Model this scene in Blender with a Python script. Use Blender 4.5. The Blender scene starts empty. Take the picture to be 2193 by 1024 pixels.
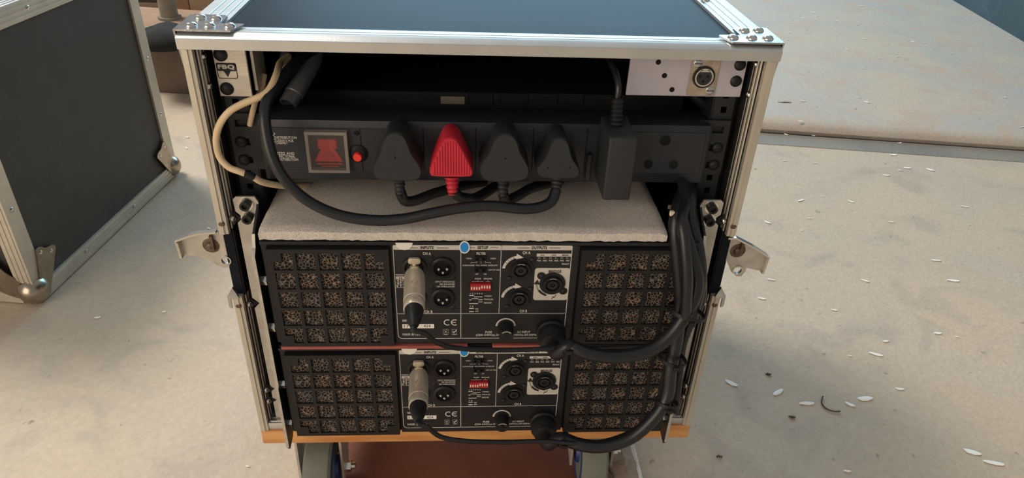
import bpy, bmesh, math, random
from mathutils import Vector, Matrix
random.seed(7)
SC = bpy.context.scene
COL = SC.collection
# ------------------------------------------------------------------ camera
FPX, PITCH, YAW, ROLL = 1527.61, 0.560355, 0.0777136, 0.0452952
CAM = Vector((-0.018623, -0.617159, 0.660453))
F = -0.157                     # floor level; z = 0 is the underside of the rack case
cp, sp, cy, sy, cr, sr = math.cos(PITCH), math.sin(PITCH), math.cos(YAW), math.sin(YAW), math.cos(ROLL), math.sin(ROLL)
FW = Vector((sy*cp, cy*cp, -sp)); RX = Vector((cy, -sy, 0)); UP = RX.cross(FW)
CX, CU = cr*RX + sr*UP, -sr*RX + cr*UP
cam = bpy.data.cameras.new('camera'); camo = bpy.data.objects.new('camera', cam); COL.objects.link(camo)
cam.sensor_width = 36; cam.lens = FPX/2193*36; cam.clip_start = 0.01
camo.matrix_world = Matrix(((CX.x, CU.x, -FW.x, CAM.x), (CX.y, CU.y, -FW.y, CAM.y), (CX.z, CU.z, -FW.z, CAM.z), (0, 0, 0, 1)))
SC.camera = camo
# ------------------------------------------------------------------ light
vs = SC.view_settings
vs.view_transform = 'Standard'; vs.look = 'None'; vs.gamma = 1; vs.use_curve_mapping = False; vs.exposure = 0.0
world = bpy.data.worlds.new('world'); SC.world = world; world.use_nodes = True
bg = world.node_tree.nodes['Background']; bg.inputs[0].default_value = (1.0, 0.96, 0.91, 1); bg.inputs[1].default_value = 0.34
def area(name, loc, target, sx, sy_, power, col):
    l = bpy.data.lights.new(name, 'AREA'); l.shape = 'RECTANGLE'; l.size = sx; l.size_y = sy_; l.energy = power; l.color = col
    o = bpy.data.objects.new(name, l); COL.objects.link(o); o.location = loc
    o.rotation_euler = (Vector(target)-Vector(loc)).to_track_quat('-Z', 'Y').to_euler()
    return o
area('roof_skylight_daylight', (-2.6, 2.2, 4.0), (0.2, 0.4, F), 1.5, 1.5, 205, (1.0, 0.97, 0.92))
area('back_doorway_daylight', (0.8, 6.2, 2.6), (0.2, 0.3, 0), 5.0, 3.4, 235, (0.40, 0.75, 1.0))
area('front_doorway_daylight', (-2.3, -2.4, 1.1), (0, 0.1, 0.1), 2.4, 2.2, 54, (1.0, 0.84, 0.64))

# ------------------------------------------------------------------ helpers
def ray(x, y): return CX*((x-1096.5)/FPX) - CU*((y-512)/FPX) + FW
def Y(x, y, v):                      # pixel -> point on the plane y = v
    d = ray(x, y); return CAM + d*((v-CAM.y)/d.y)
def ZP(x, y, v):                     # pixel -> point on the plane z = v
    d = ray(x, y); return CAM + d*((v-CAM.z)/d.z)
def lin(c): return tuple(((v/255)/12.92 if v/255 <= .04045 else ((v/255+.055)/1.055)**2.4) for v in c)

def mat(name, c, rough=.5, metal=0., var=.12, vscale=60., bump=0., bscale=400., c2=None, aniso=None, coat=0., spec=None):
    m = bpy.data.materials.new(name); m.use_nodes = True
    nt = m.node_tree; b = nt.nodes['Principled BSDF']
    tc = nt.nodes.new('ShaderNodeTexCoord'); src = tc.outputs['Object']
    if aniso:
        mp = nt.nodes.new('ShaderNodeMapping'); mp.inputs['Scale'].default_value = aniso
        nt.links.new(src, mp.inputs['Vector']); src = mp.outputs['Vector']
    n = nt.nodes.new('ShaderNodeTexNoise'); n.inputs['Scale'].default_value = vscale; n.inputs['Detail'].default_value = 5
    nt.links.new(src, n.inputs['Vector'])
    r = nt.nodes.new('ShaderNodeValToRGB'); L = lin(c)
    d = lin(c2) if c2 else tuple(v*(1-var) for v in L); e = L if c2 else tuple(min(1, v*(1+var)) for v in L)
    r.color_ramp.elements[0].position = .3; r.color_ramp.elements[1].position = .7
    r.color_ramp.elements[0].color = d+(1,); r.color_ramp.elements[1].color = e+(1,)
    nt.links.new(n.outputs['Fac'], r.inputs['Fac']); nt.links.new(r.outputs['Color'], b.inputs['Base Color'])
    b.inputs['Roughness'].default_value = rough; b.inputs['Metallic'].default_value = metal
    if coat: b.inputs['Coat Weight'].default_value = coat
    if spec is not None: b.inputs['Specular IOR Level'].default_value = spec
    if bump:
        n2 = nt.nodes.new('ShaderNodeTexNoise'); n2.inputs['Scale'].default_value = bscale; n2.inputs['Detail'].default_value = 3
        nt.links.new(src, n2.inputs['Vector'])
        bp = nt.nodes.new('ShaderNodeBump'); bp.inputs['Strength'].default_value = bump; bp.inputs['Distance'].default_value = .002
        nt.links.new(n2.outputs['Fac'], bp.inputs['Height']); nt.links.new(bp.outputs['Normal'], b.inputs['Normal'])
    return m

def concrete(name, ca, cb, cc, scale=1.0, speck=(95, 80, 62)):
    m = bpy.data.materials.new(name); m.use_nodes = True; nt = m.node_tree; b = nt.nodes['Principled BSDF']
    tc = nt.nodes.new('ShaderNodeTexCoord')
    def noise(s, det=6, dist=0.):
        n = nt.nodes.new('ShaderNodeTexNoise'); n.inputs['Scale'].default_value = s*scale; n.inputs['Detail'].default_value = det
        n.inputs['Distortion'].default_value = dist; nt.links.new(tc.outputs['Object'], n.inputs['Vector']); return n.outputs['Fac']
    def ramp(f, p0, p1, a, c):
        r = nt.nodes.new('ShaderNodeValToRGB'); r.color_ramp.elements[0].position = p0; r.color_ramp.elements[1].position = p1
        r.color_ramp.elements[0].color = a; r.color_ramp.elements[1].color = c; nt.links.new(f, r.inputs['Fac']); return r.outputs['Color']
    def mix(f, a, c, mode='MIX'):
        x = nt.nodes.new('ShaderNodeMix'); x.data_type = 'RGBA'; x.blend_type = mode
        if isinstance(f, float): x.inputs['Factor'].default_value = f
        else: nt.links.new(f, x.inputs['Factor'])
        for s, k in ((a, 6), (c, 7)):
            if isinstance(s, tuple): x.inputs[k].default_value = s
            else: nt.links.new(s, x.inputs[k])
        return x.outputs[2]
    W, K = (1, 1, 1, 1), (0, 0, 0, 1)
    c1 = ramp(noise(3.2, 6, .6), .35, .68, lin(ca)+(1,), lin(cb)+(1,))
    c2 = mix(ramp(noise(7.5, 8, 1.0), .52, .72, K, W), c1, lin(cc)+(1,))
    f = ramp(noise(110, 4), .3, .72, (.92, .915, .91, 1), (1.04, 1.04, 1.04, 1))
    c3 = mix(1.0, c2, f, 'MULTIPLY')
    sp_ = ramp(noise(45, 2, .4), .70, .78, K, (.5, .5, .5, 1))
    c4 = mix(sp_, c3, lin(speck)+(1,))
    nt.links.new(c4, b.inputs['Base Color']); b.inputs['Roughness'].default_value = .75
    bp = nt.nodes.new('ShaderNodeBump'); bp.inputs['Strength'].default_value = .25; bp.inputs['Distance'].default_value = .004
    nt.links.new(noise(160, 4), bp.inputs['Height']); nt.links.new(bp.outputs['Normal'], b.inputs['Normal'])
    return m

def filter_foam(name):
    m = bpy.data.materials.new(name); m.use_nodes = True; nt = m.node_tree; b = nt.nodes['Principled BSDF']
    tc = nt.nodes.new('ShaderNodeTexCoord')
    def vor(s):
        v = nt.nodes.new('ShaderNodeTexVoronoi'); v.feature = 'DISTANCE_TO_EDGE'; v.inputs['Scale'].default_value = s
        nt.links.new(tc.outputs['Object'], v.inputs['Vector']); return v.outputs['Distance']
    n = nt.nodes.new('ShaderNodeTexNoise'); n.inputs['Scale'].default_value = 55; nt.links.new(tc.outputs['Object'], n.inputs['Vector'])
    cr_ = nt.nodes.new('ShaderNodeValToRGB'); cr_.color_ramp.elements[0].position = .38; cr_.color_ramp.elements[1].position = .66
    cr_.color_ramp.elements[0].color = lin((122, 114, 108))+(1,); cr_.color_ramp.elements[1].color = lin((148, 122, 102))+(1,)
    nt.links.new(n.outputs['Fac'], cr_.inputs['Fac'])
    r = nt.nodes.new('ShaderNodeValToRGB'); r.color_ramp.elements[0].position = .04; r.color_ramp.elements[1].position = .15
    r.color_ramp.elements[0].color = (1, 1, 1, 1); r.color_ramp.elements[1].color = (.012, .012, .012, 1)
    nt.links.new(vor(300), r.inputs['Fac'])
    x = nt.nodes.new('ShaderNodeMix'); x.data_type = 'RGBA'; x.blend_type = 'MULTIPLY'; x.inputs['Factor'].default_value = 1
    nt.links.new(cr_.outputs['Color'], x.inputs[6]); nt.links.new(r.outputs['Color'], x.inputs[7])
    nt.links.new(x.outputs[2], b.inputs['Base Color']); b.inputs['Roughness'].default_value = .9
    bp = nt.nodes.new('ShaderNodeBump'); bp.inputs['Strength'].default_value = 1; bp.inputs['Distance'].default_value = .002
    nt.links.new(r.outputs['Color'], bp.inputs['Height']); nt.links.new(bp.outputs['Normal'], b.inputs['Normal'])
    return m

def clear_plastic(name, c, a):
    m = bpy.data.materials.new(name); m.use_nodes = True; nt = m.node_tree; b = nt.nodes['Principled BSDF']
    n = nt.nodes.new('ShaderNodeTexNoise'); n.inputs['Scale'].default_value = 120
    r = nt.nodes.new('ShaderNodeMapRange'); r.inputs['To Min'].default_value = a*.8; r.inputs['To Max'].default_value = a*1.2
    nt.links.new(n.outputs['Fac'], r.inputs['Value']); nt.links.new(r.outputs['Result'], b.inputs['Alpha'])
    b.inputs['Base Color'].default_value = lin(c)+(1,); b.inputs['Roughness'].default_value = .25
    return m

M = {
 'floor': concrete('floor_concrete', (202, 182, 157), (193, 178, 160), (180, 166, 150)),
 'slab': concrete('slab_concrete', (200, 184, 162), (186, 178, 168), (198, 172, 150)),
 'strip': concrete('slab_shade_concrete', (146, 140, 130), (128, 123, 116), (150, 140, 125)),  # darker concrete colour standing in for the shade below the slab edge
 'chip': concrete('chipped_concrete', (190, 168, 145), (150, 135, 118), (120, 102, 84), 4.0),
 'alu': mat('aluminium', (208, 208, 206), .42, .88, .06, 30, .05, 900, aniso=(1, 1, 1)),
 'alu_warm': mat('satin_aluminium', (205, 197, 182), .45, .5, .08, 25, .06, 700),
 'zinc': mat('zinc_plate', (190, 192, 196), .22, 1., .15, 90, .12, 500),
 'steel': mat('galvanised_steel', (196, 190, 180), .45, .5, .14, 70, .06, 300),
 'chrome': mat('chrome', (215, 213, 208), .16, 1., .05, 50),
 'nickel': mat('satin_nickel', (236, 225, 204), .36, .6, .05, 80),
 'brushed': mat('brushed_faceplate', (214, 205, 192), .45, .55, .12, 45, .05, 400, aniso=(1, 1, 9)),
 'plate': mat('lilac_grey_plate', (196, 190, 200), .42, .35, .06, 30),
 'tan': mat('tarnished_connector_plate', (186, 170, 152), .4, .7, .2, 90),
 'lam': mat('black_laminate', (30, 33, 40), .46, 0, .4, 8, .05, 900, spec=.06),
 'lam_case': mat('charcoal_laminate', (64, 61, 58), .6, 0, .12, 25, .08, 1200),
 'inner': mat('black_case_lining', (14, 15, 18), .8, 0, .2, 30),
 'rail': mat('black_rail_steel', (34, 36, 40), .5, .2, .15, 60),
 'black': mat('black_plastic', (24, 25, 27), .5, 0, .15, 80, .05, 1500, spec=.4),
 'plug': mat('black_moulded_plug', (39, 41, 44), .55, 0, .08, 120, .08, 2500),
 'cable': mat('black_cable_sheath', (27, 29, 33), .34, 0, .12, 60),
 'panel': mat('black_painted_steel', (33, 34, 37), .5, 0, .1, 50, .06, 2500, spec=.4),
 'pdu': mat('blue_black_painted_steel', (38, 41, 48), .45, .1, .1, 50, .04, 2500),
 'grille': mat('black_grille_plastic', (30, 30, 31), .55, 0, .12, 70, .08, 1800, spec=.35),
 'filter': filter_foam('open_cell_filter_foam'),
 'hole': mat('dark_hole', (6, 6, 7), .9, 0, .2, 50),
 'print': mat('white_print', (214, 208, 200), .6, 0, .05, 200),
 'band': mat('pale_grey_print', (205, 198, 188), .6, 0, .04, 120),
 'ink': mat('black_print', (28, 26, 26), .6, 0, .1, 200),
 'red': mat('red_moulded_plug', (205, 44, 62), .45, 0, .08, 90),
 'redsw': mat('red_rocker', (212, 36, 44), .35, 0, .12, 60),
 'redbtn': mat('red_button', (246, 62, 50), .35, 0, .04, 60),
 'dip': mat('red_dip_switch', (190, 34, 44), .4, 0, .08, 100),
 'ivory': mat('ivory_plastic', (240, 226, 206), .45, 0, .04, 60),
 'cream': mat('cream_cable_sheath', (222, 196, 158), .5, 0, .08, 60),
 'blue': mat('blue_sticker', (28, 142, 220), .4, 0, .08, 80),
 'white': mat('white_paper', (235, 230, 222), .6, 0, .03, 60),
 'foam': mat('pale_packing_foam', (232, 222, 212), .7, 0, .14, 420, .8, 1100),
 'wood': mat('pine_board', (222, 166, 104), .55, 0, .2, 12, .05, 200, c2=(196, 128, 68), aniso=(1.2, 8, 8)),
 'shim': mat('red_brown_wood', (168, 88, 78), .6, 0, .2, 30, .1, 200, aniso=(1, 6, 6)),
 'brown': mat('brown_hardboard', (142, 86, 60), .6, 0, .2, 9, .06, 300, c2=(116, 66, 44)),
 'tyre': mat('grey_green_rubber', (120, 124, 112), .6, 0, .12, 30, .08, 300),
 'hub': mat('blue_wheel_plastic', (30, 58, 120), .45, 0, .15, 40),
 'teal': concrete('teal_painted_wall', (62, 84, 92), (54, 74, 84), (70, 92, 100), 1.0, (88, 104, 110)),
 'card': mat('brown_cardboard', (150, 118, 94), .8, 0, .1, 14),
 'card2': mat('pale_cardboard', (162, 136, 114), .8, 0, .1, 14),
 'plinth': mat('weathered_grey_timber', (128, 110, 95), .8, 0, .14, 12, .1, 120),
 'dark': mat('dark_brown_board', (56, 50, 48), .7, 0, .15, 12),
 'pipe': mat('grey_painted_pipe', (138, 130, 116), .6, .1, .15, 40),
 'bag': mat('black_fabric', (40, 41, 40), .9, 0, .3, 20, .2, 300),
 'flake': mat('white_paint_flake', (246, 246, 240), .7, 0, .03, 80),
 'debris': mat('dark_debris', (84, 72, 56), .9, 0, .2, 80),
 'clear': clear_plastic('clear_cover', (165, 154, 145), .62),
 'pane': clear_plastic('clear_pane', (120, 112, 108), .2),
 'corner': mat('dull_corner_steel', (168, 158, 144), .28, 1., .15, 60),
 'gun': mat('dull_grey_metal', (116, 118, 122), .4, .5, .1, 60),
 'rust': mat('rusty_rivet', (104, 88, 74), .5, .6, .4, 200),
 'gap': mat('dark_dirt_joint', (62, 54, 46), .9, 0, .2, 60),
}

ORG = {}
def thing(name, label, cat, org=(0, 0, 0), group=None, kind=None):
    o = bpy.data.objects.new(name, None); COL.objects.link(o); o.location = org; o.empty_display_size = .02
    ORG[o.name] = Vector(org); tag(o, label, cat, group, kind); return o
def tag(o, label, cat, group=None, kind=None):
    o['label'] = label; o['category'] = cat
    if group: o['group'] = group
    if kind: o['kind'] = kind
def obj(name, b, m, parent=None, org=None, smooth=True, ang=32):
    bm = b.bm if isinstance(b, MB) else b
    if parent is not None:
        p, off = parent, Vector((0, 0, 0))
        while p is not None:
            off += ORG.get(p.name, Vector((0, 0, 0))); p = p.parent
    else: off = Vector(org or (0, 0, 0))
    if off.length: bmesh.ops.translate(bm, verts=bm.verts, vec=-off)
    bmesh.ops.recalc_face_normals(bm, faces=bm.faces)
    me = bpy.data.meshes.new(name); bm.to_mesh(me); bm.free()
    me.materials.append(M[m])
    if smooth:
        for p in me.polygons: p.use_smooth = True
        me.set_sharp_from_angle(angle=math.radians(ang))
    o = bpy.data.objects.new(name, me); COL.objects.link(o)
    if parent is not None: o.parent = parent
    else: o.location = off
    return o
def struct(name, b, m, label, cat): 
    o = obj(name, b, m); tag(o, label, cat, kind='structure'); return o
def copy_tree(o, off, parent=None):
    c = o.copy(); COL.objects.link(c)
    if parent is not None: c.parent = parent
    else: c.location = o.location + Vector(off)
    for ch in list(o.children): copy_tree(ch, off, c)
    return c

class MB:
    def __init__(s): s.bm = bmesh.new()
    def box(s, x0, x1, y0, y1, z0, z1, bev=0., seg=2, rot=None):
        r = bmesh.ops.create_cube(s.bm, size=1)['verts']
        for v in r: v.co = Vector(((x0+x1)/2+v.co.x*(x1-x0), (y0+y1)/2+v.co.y*(y1-y0), (z0+z1)/2+v.co.z*(z1-z0)))
        if bev:
            es = list({e for v in r for e in v.link_edges})
            bmesh.ops.bevel(s.bm, geom=es, offset=bev, segments=seg, affect='EDGES', profile=.5)
        return s
    def prism(s, pts, d):                      # planar loop of 3-D points extruded by vector d
        d = Vector(d); a = [s.bm.verts.new(p) for p in pts]; b = [s.bm.verts.new(Vector(p)+d) for p in pts]
        s.bm.faces.new(a); s.bm.faces.new(list(reversed(b))); n = len(a)
        for i in range(n): s.bm.faces.new((a[i], a[(i+1) % n], b[(i+1) % n], b[i]))
        return s
    def loft(s, rings, cap=True):
        R = [[s.bm.verts.new(p) for p in r] for r in rings]; n = len(R[0])
        for a, b in zip(R, R[1:]):
            for i in range(n): s.bm.faces.new((a[i], a[(i+1) % n], b[(i+1) % n], b[i]))
        if cap: s.bm.faces.new(R[0]); s.bm.faces.new(R[-1])
        return s
    def lathe(s, c, axis, prof, seg=24, cap=True):     # prof: (r, h) along axis
        ax = Vector(axis).normalized(); u = ax.orthogonal().normalized(); w = ax.cross(u); c = Vector(c)
        return s.loft([[c+ax*h+(u*math.cos(t)+w*math.sin(t))*max(r, 1e-5) for t in [2*math.pi*i/seg for i in range(seg)]] for r, h in prof], cap)
    def cyl(s, c, axis, r, h, seg=20): return s.lathe(c, axis, ((r, 0), (r, h)), seg)
    def dome(s, c, axis, r, h, seg=14): return s.lathe(c, axis, ((r, 0), (r*.97, h*.3), (r*.72, h*.78), (r*.3, h), (r*.02, h)), seg)
    def ring(s, c, axis, ro, ri, h, seg=28):
        return s.lathe_closed(c, axis, ((ro, 0), (ro, h), (ri, h), (ri, 0)), seg)
    def lathe_closed(s, c, axis, prof, seg=28):
        ax = Vector(axis).normalized(); u = ax.orthogonal().normalized(); w = ax.cross(u); c = Vector(c)
        R = [[s.bm.verts.new(c+ax*h+(u*math.cos(t)+w*math.sin(t))*r) for t in [2*math.pi*i/seg for i in range(seg)]] for r, h in prof]
        for a, b in zip(R, R[1:]+R[:1]):
            for i in range(seg): s.bm.faces.new((a[i], a[(i+1) % seg], b[(i+1) % seg], b[i]))
        return s
    def tube(s, pts, r, seg=12, sub=6, rad=None):
        P = [Vector(p) for p in pts]; n = len(P); out = []; rr = []
        rad = rad or [r]*n
        if sub > 1:
            for i in range(n-1):
                p0, p1, p2, p3 = P[max(i-1, 0)], P[i], P[i+1], P[min(i+2, n-1)]
                for k in range(sub):
                    t = k/sub
                    out.append(.5*((2*p1)+(p2-p0)*t+(2*p0-5*p1+4*p2-p3)*t*t+(3*p1-p0-3*p2+p3)*t**3)); rr.append(rad[i]*(1-t)+rad[i+1]*t)
            out.append(P[-1]); rr.append(rad[-1])
        else: out, rr = P, list(rad)
        rings = []; u = None
        for i, p in enumerate(out):
            t = (out[min(i+1, len(out)-1)]-out[max(i-1, 0)]).normalized()
            u = t.orthogonal().normalized() if u is None else (u-t*u.dot(t)).normalized()
            w = t.cross(u)
            rings.append([p+(u*math.cos(a)+w*math.sin(a))*rr[i] for a in [2*math.pi*k/seg for k in range(seg)]])
        return s.loft(rings)
    def plate(s, xs, zs, solid, y0, y1):               # grid of cells in XZ, solid(i, j) tells filled cells; real holes
        V = {}
        def v(i, j, k):
            key = (i, j, k)
            if key not in V: V[key] = s.bm.verts.new((xs[i], (y0, y1)[k], zs[j]))
            return V[key]
        nx, nz = len(xs)-1, len(zs)-1
        S = lambda i, j: 0 <= i < nx and 0 <= j < nz and solid(i, j)
        for i in range(nx):
            for j in range(nz):
                if not S(i, j): continue
                for k in (0, 1): s.bm.faces.new((v(i, j, k), v(i+1, j, k), v(i+1, j+1, k), v(i, j+1, k)))
                if not S(i-1, j): s.bm.faces.new((v(i, j, 0), v(i, j+1, 0), v(i, j+1, 1), v(i, j, 1)))
                if not S(i+1, j): s.bm.faces.new((v(i+1, j, 0), v(i+1, j+1, 0), v(i+1, j+1, 1), v(i+1, j, 1)))
                if not S(i, j-1): s.bm.faces.new((v(i, j, 0), v(i+1, j, 0), v(i+1, j, 1), v(i, j, 1)))
                if not S(i, j+1): s.bm.faces.new((v(i, j+1, 0), v(i+1, j+1, 0), v(i+1, j+1, 1), v(i, j+1, 1)))
        return s
    def quad(s, x0, x1, z0, z1, y):
        s.bm.faces.new([s.bm.verts.new(p) for p in ((x0, y, z0), (x1, y, z0), (x1, y, z1), (x0, y, z1))]); return s
    def poly(s, pts): s.bm.faces.new([s.bm.verts.new(p) for p in pts]); return s
    def arc(s, cx, cz, r0, r1, a0, a1, y, n=16):
        for i in range(n):
            t, q = math.radians(a0+(a1-a0)*i/n), math.radians(a0+(a1-a0)*(i+1)/n)
            s.poly([(cx+r*math.cos(a), y, cz+r*math.sin(a)) for r, a in ((r0, t), (r1, t), (r1, q), (r0, q))])
        return s
    def text(s, txt, x0, x1, z0, z1, y, bold=.02):     # fitted into the box, facing -Y
        cu = bpy.data.curves.new('t', 'FONT'); cu.body = txt; cu.offset = bold; cu.resolution_u = 2; cu.space_character = 1.08
        o = bpy.data.objects.new('t', cu); me = bpy.data.meshes.new_from_object(o)
        if me.vertices:
            X = [v.co.x for v in me.vertices]; Z = [v.co.y for v in me.vertices]
            ax, bx, az, bz = min(X), max(X), min(Z), max(Z)
            vs_ = [s.bm.verts.new((x0+(v.co.x-ax)/(bx-ax)*(x1-x0), y, z0+(v.co.y-az)/max(bz-az, 1e-6)*(z1-z0))) for v in me.vertices]
            for p in me.polygons:
                try: s.bm.faces.new([vs_[i] for i in p.vertices])
                except ValueError: pass
        bpy.data.objects.remove(o); bpy.data.meshes.remove(me); bpy.data.curves.remove(cu)
        return s
def rrect(x0, x1, z0, z1, r, y, n=5):
    out = []
    for cx, cz, a in ((x1-r, z1-r, 0), (x0+r, z1-r, 90), (x0+r, z0+r, 180), (x1-r, z0+r, 270)):
        for k in range(n+1):
            t = math.radians(a+90*k/n); out.append(Vector((cx+r*math.cos(t), y, cz+r*math.sin(t))))
    return out
def chaikin(p, n=2):
    for _ in range(n):
        q = []
        for i in range(len(p)):
            a, b = p[i], p[(i+1) % len(p)]; q += [a*.75+b*.25, a*.25+b*.75]
        p = q
    return p
def inset(ring, k, dy):
    c = sum(ring, Vector())/len(ring); return [Vector((c.x+(p.x-c.x)*k, p.y+dy, c.z+(p.z-c.z)*k)) for p in ring]

# ------------------------------------------------------------------ the place: floor, step, wall
SD = Vector((0.9903, -0.139, 0)); SN = Vector((0.139, 0.9903, 0))      # along the step, away from the camera
S0 = Vector((0.857, 1.269, F))
def fl(a, b, z=F): p = S0+SD*a+SN*b; return Vector((p.x, p.y, z))
b = MB(); b.prism([fl(-6, 0), fl(6, 0), fl(6, -5), fl(-6, -5)], (0, 0, -.1)); struct('floor', b, 'floor', 'bare beige and grey concrete floor around the open rack', 'floor')
# raised slab with a rounded nose
prof = [(0.004, -.0), (0.0, .012), (.006, .022), (.018, .029), (.04, .033), (.075, .0345), (.12, .035)]
b = MB(); b.loft([[fl(a, 0.004, F-.1)]+[fl(a, q, F+h) for q, h in prof]+[fl(a, 5, F+.035), fl(a, 5, F-.1)] for a in (-6, 6)])
struct('floor_raised_slab', b, 'slab', 'raised concrete slab with rounded edge behind the rack', 'floor')
b = MB(); b.prism([fl(-.4, -.083, F+.0012), fl(6, -.083, F+.0012), fl(6, -.004, F+.0012), fl(-.4, -.004, F+.0012)], (0, 0, -.02)); struct('slab_shadow_band', b, 'strip', 'painted shadow band along the foot of the raised slab', 'painted shadow')  # shadow cast by the raised slab, laid down as a darker strip
b = MB(); b.prism([fl(-6, -.004, F+.0006), fl(6, -.004, F+.0006), fl(6, .004, F+.0006), fl(-6, .004, F+.0006)], (0, 0, -.02)); struct('trim_2', b, 'gap', 'dark dirty joint line at the foot of the raised slab', 'joint')
wa, wb = ZP(2040, 0, F+.035), ZP(2193, 90, F+.035); wd = (wa-wb).normalized(); wn = Vector((wd.y, -wd.x, 0))
b = MB(); p0, p1 = wb-wd*1.5, wa+wd*3
b.prism([p0, p1, p1+wn*.2, p0+wn*.2], (0, 0, 2.8)); struct('wall_right', b, 'teal', 'dark teal painted wall rising from the raised slab', 'wall')
# chipped kerb strip beside the wheel
b = MB(); jl = []
x0, x1 = .192, .232
for k in range(80):
    yy = -.42+k*.0104; jl.append((x0+random.uniform(-.006, .004), x1+random.uniform(-.004, .003), yy, random.uniform(.0, .005)))
b.loft([[Vector((a, yy, F-.02)), Vector((c, yy, F-.02)), Vector((c, yy, F+.004)), Vector(((a+c)/2, yy, F+.012+h)), Vector((a, yy, F+.004+h*.5))] for a, c, yy, h in jl])
o = struct('trim_3', b, 'chip', 'rough chipped concrete ridge on the floor beside the blue castor', 'concrete ridge')
b = MB(); pts = []
b.loft([[Vector((.224+random.uniform(-.002, .002), -.42+k*.025, F+.004)), Vector((.229+random.uniform(-.001, .003), -.42+k*.025, F+.0065+random.uniform(0, .002))), Vector((.234, -.42+k*.025, F+.001))] for k in range(30)])
obj('paint_line', b, 'flake', o)
# brown sheet under the dolly
b = MB(); b.box(-.205, .188, -.26, .40, F, F+.003, .0006); o = obj('hardboard_sheet', b, 'brown', None, (0, 0.05, F)); tag(o, 'brown hardboard sheet lying on the floor under the wheeled board', 'board')

# background at the foot of the back wall, left
o = thing('timber_plinth', 'low weathered grey timber plinth behind the standing flight case', 'plinth', fl(-2.0, .05))
b = MB(); pts = [fl(-2.5, -.01), fl(-1.05, -.01), fl(-1.05, .36), fl(-2.5, .36)]; b.prism(pts, (0, 0, .145)); obj('body', b, 'plinth', o)
b = MB(); b.prism([p+Vector((0, 0, .145)) for p in pts], (0, 0, .006)); obj('top_board', b, 'card2', o)
ztop = F+.151
pb = ZP(352, 92, ztop+.01)
b = MB(); r = bmesh.ops.create_icosphere(b.bm, subdivisions=3, radius=1)['verts']
for v in r:
    n = .10*math.sin(v.co.x*5+1)+.06*math.sin(v.co.y*7); v.co = Vector((pb.x+v.co.x*.085*(1+n*.5), pb.y+.02+v.co.y*.08, max(ztop, ztop+.012+v.co.z*.045*(1+n))))
o = obj('cloth_bag', b, 'bag', None, (pb.x, pb.y, ztop)); tag(o, 'crumpled black cloth bag lying on the grey timber plinth', 'bag')
pp = ZP(330, 66, ztop)
b = MB(); b.cyl((pp.x+.0, pp.y+.14, ztop), (0, 0, 1), .027, 1.6, 20); o = thing('pipe_post', 'grey painted upright pipe behind the black bag', 'pipe', (pp.x, pp.y+.14, ztop)); obj('tube', b, 'pipe', o)
b = MB(); b.ring((pp.x, pp.y+.14, ztop), (0, 0, 1), .036, .027, .008); obj('foot_collar', b, 'pipe', o)
def cardbox(name, m, m2, px0, px1, yy, depth, h, label, zb=F+.035):
    a, c = Y(px0, 30, yy), Y(px1, 30, yy)
    o = thing(name, label, 'box', ((a.x+c.x)/2, yy, zb))
    bb = MB(); bb.box(a.x, c.x, yy, yy+depth, zb, zb+h, .004); obj('body', bb, m, o)
    bb = MB(); bb.box((a.x+c.x)/2-.03, (a.x+c.x)/2+.03, yy-.001, yy+depth, zb+h-.08, zb+h+.001); obj('tape', bb, m2, o)
    return o
cardbox('cardboard_box', 'card', 'card2', 362, 408, 2.05, .35, .62, 'brown cardboard box behind the grey pipe')
cardbox('cardboard_box', 'card2', 'card', 409, 560, 2.05, .35, .62, 'paler cardboard box beside the brown cardboard box')
a_, c_ = Y(250, 30, 2.26), Y(346, 30, 2.26)
o = thing('dark_board', 'dark brown board leaning upright beside the grey pipe', 'board', ((a_.x+c_.x)/2, 2.26, F+.035))
b = MB(); b.box(a_.x, c_.x, 2.26, 2.29, F+.035, F+.9, .002); obj('panel', b, 'dark', o)
b = MB(); b.box(a_.x, c_.x, 2.257, 2.262, F+.036, F+.075, .001); obj('edge_strip', b, 'plinth', o)

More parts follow.
